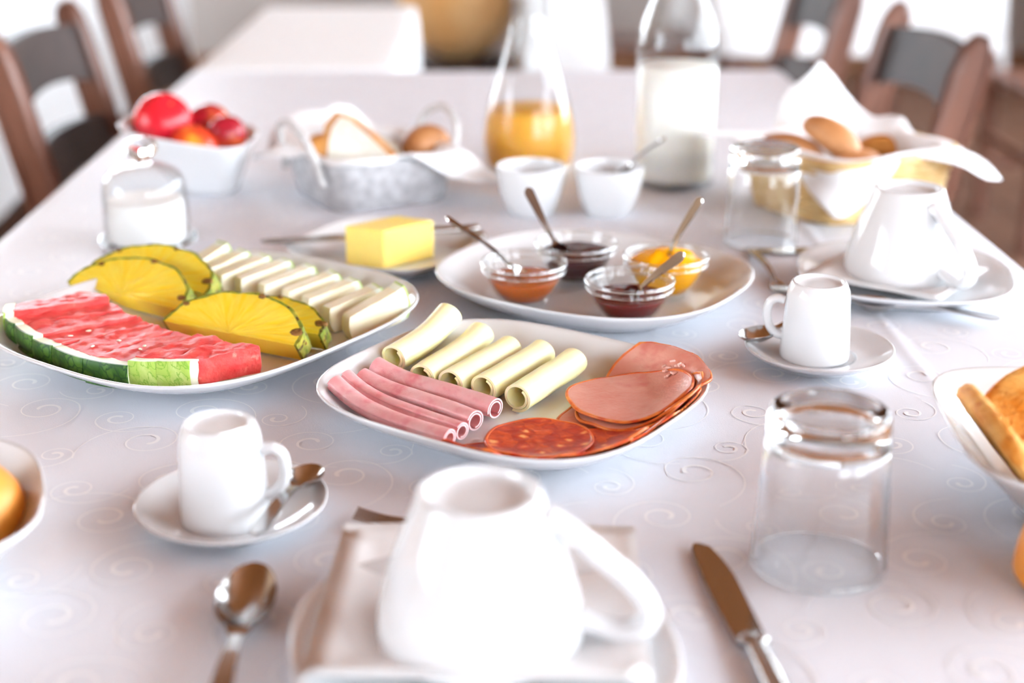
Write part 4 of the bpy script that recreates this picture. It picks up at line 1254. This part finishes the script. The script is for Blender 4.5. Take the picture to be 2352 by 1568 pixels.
# ================================================================== NECTARINE BOWL
fb = Platter(-.335, 1.640, .082, .082, R(20), 4.0)
FBP = [(0, .004), (.34, .004), (.35, 0), (.42, 0), (.46, .006), (.60, .022), (.78, .045), (.93, .062), (1.0, .070), (1.0, .0715), (.985, .0718), (.91, .064), (.75, .046), (.57, .025), (.42, .012), (.3, .0085), (0, .008)]
V, F = lathe(FBP, 72, lambda p: se(p, .072, .072, 3.6))
# the base sits off centre and the rim sweeps up to the left corner
V = [(x - .020 * max(0, z) / .07, y, z * (1 - .16 * x / .07)) for x, y, z in V]
V = [((x + .0) , y, z) for x, y, z in V]
one('fruit_bowl', (V, F), 'porcelain', 'white square bowl with a swept up rim holding the nectarines', 'bowl', (-.312, 1.625, TZ), R(-6))
def nectarine(label, x, y, z, r, m, rot=(0, 0, 0)):
    V = []
    nu, nv = 28, 18
    prof = []
    for j in range(nv + 1):
        a = -PI / 2 + PI * j / nv
        rr = r * math.cos(a); zz = r * .95 * math.sin(a)
        if a > .9: zz -= r * .16 * ((a - .9) / (PI / 2 - .9)) ** 2
        prof.append((max(0, rr) if 0 < j < nv else 0, zz))
    V, F = lathe(prof, nu)
    V = [(a * (1 - .05 * math.exp(-((math.atan2(b, a)) / .18) ** 2)), b * (1 - .0 * a), c) for a, b, c in V]
    t = thing('nectarine', label, 'nectarine', (x, y, z), 0, 'nectarines in the bowl'); t.rotation_euler = rot
    mesh('fruit_body', (V, F), m, t)
    mesh('stem', tube([(0, 0, r * .76), (.001, 0, r * .90)], [.0018, .0014], 8), 'stem', t)
nectarine('large bright red nectarine, leftmost in the bowl', -.362, 1.627, .829, .034, 'nectarine_red', (.5, .4, .2))
nectarine('dark red nectarine at the back of the bowl', -.318, 1.664, .817, .027, 'nectarine_dark', (-.5, .3, 1))
nectarine('orange red nectarine low at the front of the bowl', -.324, 1.598, .803, .028, 'nectarine_orange', (.9, .2, 2.2))
nectarine('orange spotted nectarine, rightmost in the bowl', -.290, 1.622, .814, .0235, 'nectarine_dark', (.9, -.4, 4))

# ================================================================== BASKETS WITH NAPKINS
def napkin(name, label, cx_, cy_, rot, half, zfloor, zrim, corners, group=None, base_o=.012, seed=0.0):
    """cloth lining a square basket: down the inside, over the rim, corners hanging or standing.
    corners: (angle, length, elevation) in local frame"""
    na, ns = 120, 26
    V, F = [], []
    def over(phi):
        o, e, wsum = base_o, R(-35), 1.0
        eacc = R(-35)
        for (a, l, el) in corners:
            d = abs((phi - a + PI) % (2 * PI) - PI)
            k = max(0, 1 - d / .72)
            o += l * k ** 1.15
            eacc = eacc * (1 - min(1, k * 1.5)) + el * min(1, k * 1.5)
        return o, eacc
    for j in range(na):
        phi = 2 * PI * j / na
        Rr = se(phi, half, half, 5.0) * .97
        Rf = Rr * .80
        o, el = over(phi)
        wob = noise.noise(Vector((math.cos(phi) * 2.2, math.sin(phi) * 2.2, seed)))
        for k in range(ns + 1):
            s = k / ns
            if s < .30: r = Rf * s / .30; z = zfloor + .002 * (s / .3) ** 4
            elif s < .5:
                q = (s - .30) / .2; r = Rf + (Rr - .003 - Rf) * q; z = zfloor + .002 + (zrim - zfloor) * q
            else:
                q = (s - .5) / .5
                # leave the rim upwards, then bend to the elevation
                ang = el
                lead = min(1, q / .2)
                r = Rr - .003 + lead * .007 * (1 if el < .3 else .3) + o * q * math.cos(ang)
                z = zrim + .002 + .004 * math.sin(min(1, q / .25) * PI * .5) + o * q * math.sin(ang) * (1 if ang > 0 else min(1, q * 1.6))
                fold = .006 * math.sin(phi * 9 + seed) * q * min(1, o / .04)
                r += fold; z += .5 * fold + .006 * wob * q
                z = max(z, TZ + .003)
            V.append((r * math.cos(phi), r * math.sin(phi), z - TZ))
    w = ns + 1
    for j in range(na):
        j2 = (j + 1) % na
        for k in range(ns):
            if k == 0 and False: continue
            F.append((j * w + k, j2 * w + k, j2 * w + k + 1, j * w + k + 1) if k else (j * w, j2 * w + 1, j * w + 1))
    o_ = one(name, (V, F), 'napkin', label, 'napkin', (cx_, cy_, TZ), rot, group)
    sd_ = o_.modifiers.new('cloth_thickness', 'SOLIDIFY'); sd_.thickness = .0012; sd_.offset = 0
    return o_

# grey felt basket, left
gb = thing('felt_basket', 'grey felt bread basket with two arched cord handles', 'basket', (-.125, 1.597, TZ), R(28), 'bread baskets')
mesh('basket_body', lathe([(0, 0), (.90, 0), (.93, .002), (1.05, .052), (1.06, .054), (1.035, .054), (1.02, .051), (.90, .005), (0, .005)], 64, lambda p: se(p, .075, .075, 6)), 'felt', gb)
for s in (-1, 1):
    pth = spline([(s * .080, -.056, .030), (s * .084, -.050, .055), (s * .092, -.038, .080), (s * .095, 0, .092), (s * .092, .038, .080), (s * .084, .050, .055), (s * .080, .056, .030)], 6)
    mesh('cord_handle', tube(pth, .0042, 10), 'rope', gb)
napkin('napkin', 'white cloth napkin lining the grey felt basket', -.125, 1.597, R(28), .074, TZ + .008, TZ + .054,
       [(R(225), .010, R(-30)), (R(145), .050, R(-22)), (R(-42), .074, R(-34)), (R(45), .02, R(-30)), (R(95), .036, R(62))], base_o=.004, seed=2)

# pale wicker basket, right: woven from strands round stakes
wbk = thing('wicker_basket', 'pale woven wicker basket full of bread rolls', 'basket', (.408, 1.540, TZ), R(30), 'bread baskets')
HB = .066
def bask_r(z, phi): return se(phi, .086 + .012 * z / HB, .072 + .012 * z / HB, 5)
nst = 44
for r_ in range(11):
    z = .004 + r_ * .0058
    pth = []
    for j in range(nst * 4):
        phi = 2 * PI * j / (nst * 4)
        rr = bask_r(z, phi) + .0016 * math.sin(j * PI / 4 + (PI if r_ % 2 else 0))
        pth.append((rr * math.cos(phi), rr * math.sin(phi), z))
    mesh('woven_strand', tube(pth, .0030, 6, closed=True), 'wicker', wbk)
for j in range(nst):
    phi = 2 * PI * (j + .5) / nst
    a, b = bask_r(0, phi), bask_r(HB, phi)
    mesh('stake', tube([(a * math.cos(phi), a * math.sin(phi), 0.001), (b * math.cos(phi), b * math.sin(phi), HB)], .0016, 6), 'wicker', wbk)
pth = [(bask_r(HB, 2 * PI * j / 96) * math.cos(2 * PI * j / 96), bask_r(HB, 2 * PI * j / 96) * math.sin(2 * PI * j / 96), HB + .001) for j in range(96)]
mesh('basket_rim', tube(pth, .0048, 8, closed=True), 'wicker', wbk)
mesh('basket_base', lathe([(0, .001), (.98, .001), (.98, .004), (0, .004)], 64, lambda p: se(p, .086, .072, 5)), 'wicker', wbk)
napkin('napkin', 'white cloth napkin with one corner standing up in the wicker basket', .408, 1.540, R(30), .079, TZ + .010, TZ + .068,
       [(R(223), .066, R(-50)), (R(-42), .072, R(-26)), (R(70), .072, R(74)), (R(150), .075, R(6)), (R(25), .02, R(20))], base_o=.006, seed=6)

def roll_shape(l, r, seed):
    prof = []
    n = 18
    for j in range(n + 1):
        a = -PI / 2 + PI * j / n
        prof.append((0 if j in (0, n) else r * abs(math.cos(a)) ** .75, l / 2 * math.sin(a)))
    V, F = lathe(prof, 26)
    return [(z * 1.0, x * (1 + .06 * nz((x, y, z), 40, seed)), y * (1 + .06 * nz((x, y, z), 40, seed + 4)) - .12 * z * z / l * 2) for x, y, z in V], F
def bread_roll(label, loc, l, r, rot, m='roll', seed=0):
    o = one('bread_roll', roll_shape(l, r, seed), m, label, 'bread roll', loc, 0, 'bread rolls')
    o.rotation_euler = rot
bread_roll('brown bread roll leaning upright in the wicker basket', (.388, 1.532, TZ + .078), .074, .0170, (R(0), R(30), R(-30)), seed=1)
bread_roll('brown bread roll lying left in the wicker basket', (.345, 1.552, TZ + .058), .080, .020, (0, R(6), R(-25)), seed=2)
bread_roll('brown bread roll lying deep in the middle of the wicker basket', (.410, 1.520, TZ + .045), .080, .022, (0, 0, R(25)), seed=3)
bread_roll('golden bread roll at the right end of the wicker basket', (.462, 1.590, TZ + .050), .070, .018, (0, 0, R(-15)), 'crust', seed=4)

def toast(label, loc, rz, w, h, thk, tilt, tri=True):
    """thick bread slice: crumb core, crust rind round the outside"""
    t = thing('bread_slice', label, 'bread', loc, rz, 'bread slices')
    t.rotation_euler = (tilt, 0, rz)
    out = [(-w * .5, 0), (-w * .48, h * .75), (-w * .36, h), (-w * .22, h * .97), (w * .1, h * .66), (w * .38, h * .34), (w * .5, h * .12), (w * .49, 0)]
    inn = [(x * .86 + .002, .003 + z * .86) for x, z in out]
    def prism(poly, y0, y1):
        n = len(poly); V = [(x, y0, z) for x, z in poly] + [(x, y1, z) for x, z in poly]
        F = [tuple(range(n)), tuple(range(2 * n - 1, n - 1, -1))] + [(i, n + i, n + (i + 1) % n, (i + 1) % n) for i in range(n)]
        return V, F
    mesh('crumb', prism(inn, -thk / 2 - .0008, thk / 2 + .0008), 'crumb', t, smooth=False)
    n = len(out)
    V = [(x, s * thk / 2, z) for s in (-1, 1) for x, z in out] + [(x, s * thk / 2, z) for s in (-1, 1) for x, z in inn]
    F = []
    for i in range(n):
        k = (i + 1) % n
        F.append((i, n + i, n + k, k)); F.append((i, k, 2 * n + k, 2 * n + i)); F.append((n + k, n + i, 3 * n + i, 3 * n + k))
    o = mesh('crust', (V, F), 'crust', t, smooth=False)
    return t
toast('thick pointed bread slice with golden crust in the grey basket', (-.132, 1.572, TZ + .034), R(-22), .096, .062, .024, R(-18))
toast('bread slice lying behind the pointed one in the grey basket', (-.118, 1.610, TZ + .030), R(-12), .100, .045, .024, R(-40))
bread_roll('small brown roll at the left end of the grey basket', (-.176, 1.600, TZ + .052), .05, .019, (0, 0, R(20)), 'crust', seed=8)
bread_roll('brown roll at the right end of the grey basket', (-.062, 1.615, TZ + .056), .06, .020, (0, R(-8), R(35)), 'roll', seed=9)

# ================================================================== RUSK BOWL (right) AND BUN BOWL (left)
def deep_bowl(name, label, x, y, rz, a, h, n=2.9):
    P_ = [(0, .004), (.40, .004), (.41, 0), (.47, 0), (.50, .004), (.62, h * .25), (.80, h * .62), (.94, h * .90), (1.0, h), (1.005, h + .002), (.995, h + .003), (.975, h + .001), (.92, h * .88), (.78, h * .61), (.60, h * .27), (.46, .009), (.3, .0078), (0, .0075)]
    return one(name, lathe(P_, 80, lambda p: se(p, a, a, n)), 'porcelain', label, 'bowl', (x, y, TZ), rz)
deep_bowl('serving_bowl', 'white bowl of golden rusks at the right edge', .384, .792, R(-5), .097, .052, 4.2)
def rusk(label, loc, rot, r=.043, thk=.0115, seed=0, ys=.86):
    prof = [(0, 0), (r * .7, -.0004), (r * .93, 0), (r, .003), (r, thk - .003), (r * .94, thk), (r * .6, thk + .0006), (0, thk + .0004)]
    prof2 = []
    for (p, q) in zip(prof, prof[1:]):
        for k in range(3): prof2.append((p[0] + (q[0] - p[0]) * k / 3, p[1] + (q[1] - p[1]) * k / 3))
    prof2.append(prof[-1])
    V, F = lathe(prof2, 44)
    V = [(x * (1 + .03 * nz((x, y, 0), 30, seed)), y * ys * (1 + .03 * nz((x, y, 3), 30, seed)), z + .0009 * nz((x, y, z), 170, seed)) for x, y, z in V]
    o = one('rusk', (V, F), 'rusk', label, 'rusk', loc, 0, 'golden rusks'); o.rotation_euler = rot
def facing(n, along):
    Z = Vector(n).normalized(); X = (Vector(along) - Z * Z.dot(Vector(along))).normalized(); Y = Z.cross(X)
    return tuple(Matrix((X, Y, Z)).transposed().to_euler())
rusk('golden toasted rusk on top, facing the camera, in the right bowl', (.354, .800, TZ + .054), facing((-.33, -.50, .80), (1, -.3, 0)), r=.044, seed=1)
rusk('long golden rusk on edge along the left wall of the right bowl', (.3125, .788, TZ + .0445), facing((.80, .0, .60), (.03, 1, 0)), r=.056, seed=2, ys=.60)
rusk('golden toasted rusk lying lowest in the right bowl', (.392, .800, TZ + .0160), facing((-.05, -.06, 1), (1, 0, 0)), r=.041, seed=3)
rusk('golden toasted rusk lying under the top one in the right bowl', (.390, .790, TZ + .034), facing((-.25, -.20, .95), (1, 0, 0)), r=.040, seed=4)

deep_bowl('serving_bowl', 'white bowl of glazed buns at the left edge', -.330, .715, R(20), .084, .045)
def bun(label, loc, r, rot=(0, 0, 0), h=.55, seed=0, m='bun'):
    prof = [(0, 0), (r * .7, 0), (r * .95, r * .12), (r, r * .3), (r * .9, r * .62 * h / .55), (r * .6, r * .92 * h / .55), (r * .25, r * 1.06 * h / .55), (0, r * 1.08 * h / .55)]
    V, F = lathe(smooth_prof(prof, 3), 36)
    V = [(x * (1 + .04 * nz((x, y, z), 25, seed)), y * (1 + .04 * nz((x, y, z), 25, seed + 3)), z) for x, y, z in V]
    o = one('glazed_bun', (V, F), m, label, 'bun', loc, 0, 'glazed buns'); o.rotation_euler = rot
bun('orange glazed bun on the right side of the left bowl', (-.300, .730, TZ + .022), .040, (0, R(10), 0))
bun('orange glazed bun on the left side of the left bowl', (-.368, .700, TZ + .016), .036, (R(8), R(-10), 0), seed=5)
bun('orange glazed bun on the cloth at the right edge below the rusks', (.331, .690, TZ + .0006), .036, (0, 0, 0), .75, seed=9)

# ================================================================== FOLDED PAPER NAPKINS
def folded(label, x, y, rz, w, d, z, bend=0.0, lay_=3):
    t = thing('folded_napkin', label, 'napkin', (x, y, z), rz, 'folded paper napkins')
    for k in range(lay_):
        def fn(u, v, k=k):
            xx, yy = (u - .5) * (w - k * .004), (v - .5) * (d - k * .004)
            zz = .0012 + k * .0016 + .0010 * noise.noise(Vector((xx * 30, yy * 30, k * 5.0 + x * 9))) + bend * max(abs(xx) / (w / 2), abs(yy) / (d / 2)) ** 3
            return (xx, yy, zz)
        o = mesh('napkin_layer', grid(fn, 16, 16), 'paper', t)
        m_ = o.modifiers.new('paper_thickness', 'SOLIDIFY'); m_.thickness = .0007
    return t
folded('folded white napkin under the large front cup', .000, .652, R(-3), .166, .156, TZ + .0072, .0145)
folded('folded white napkin under the large right hand cup', .376, 1.222, R(-38), .128, .112, TZ + .0072, .0120)

# a glass on the far window table
one('tumbler', lathe([(0, 0), (.03, 0), (.032, .003), (.036, .10), (.0355, .1005), (.034, .1), (.030, .012), (0, .01)], 32), 'glass', 'clear glass standing on the far table by the window', 'glass', (.84, 4.52, TZ + .001))
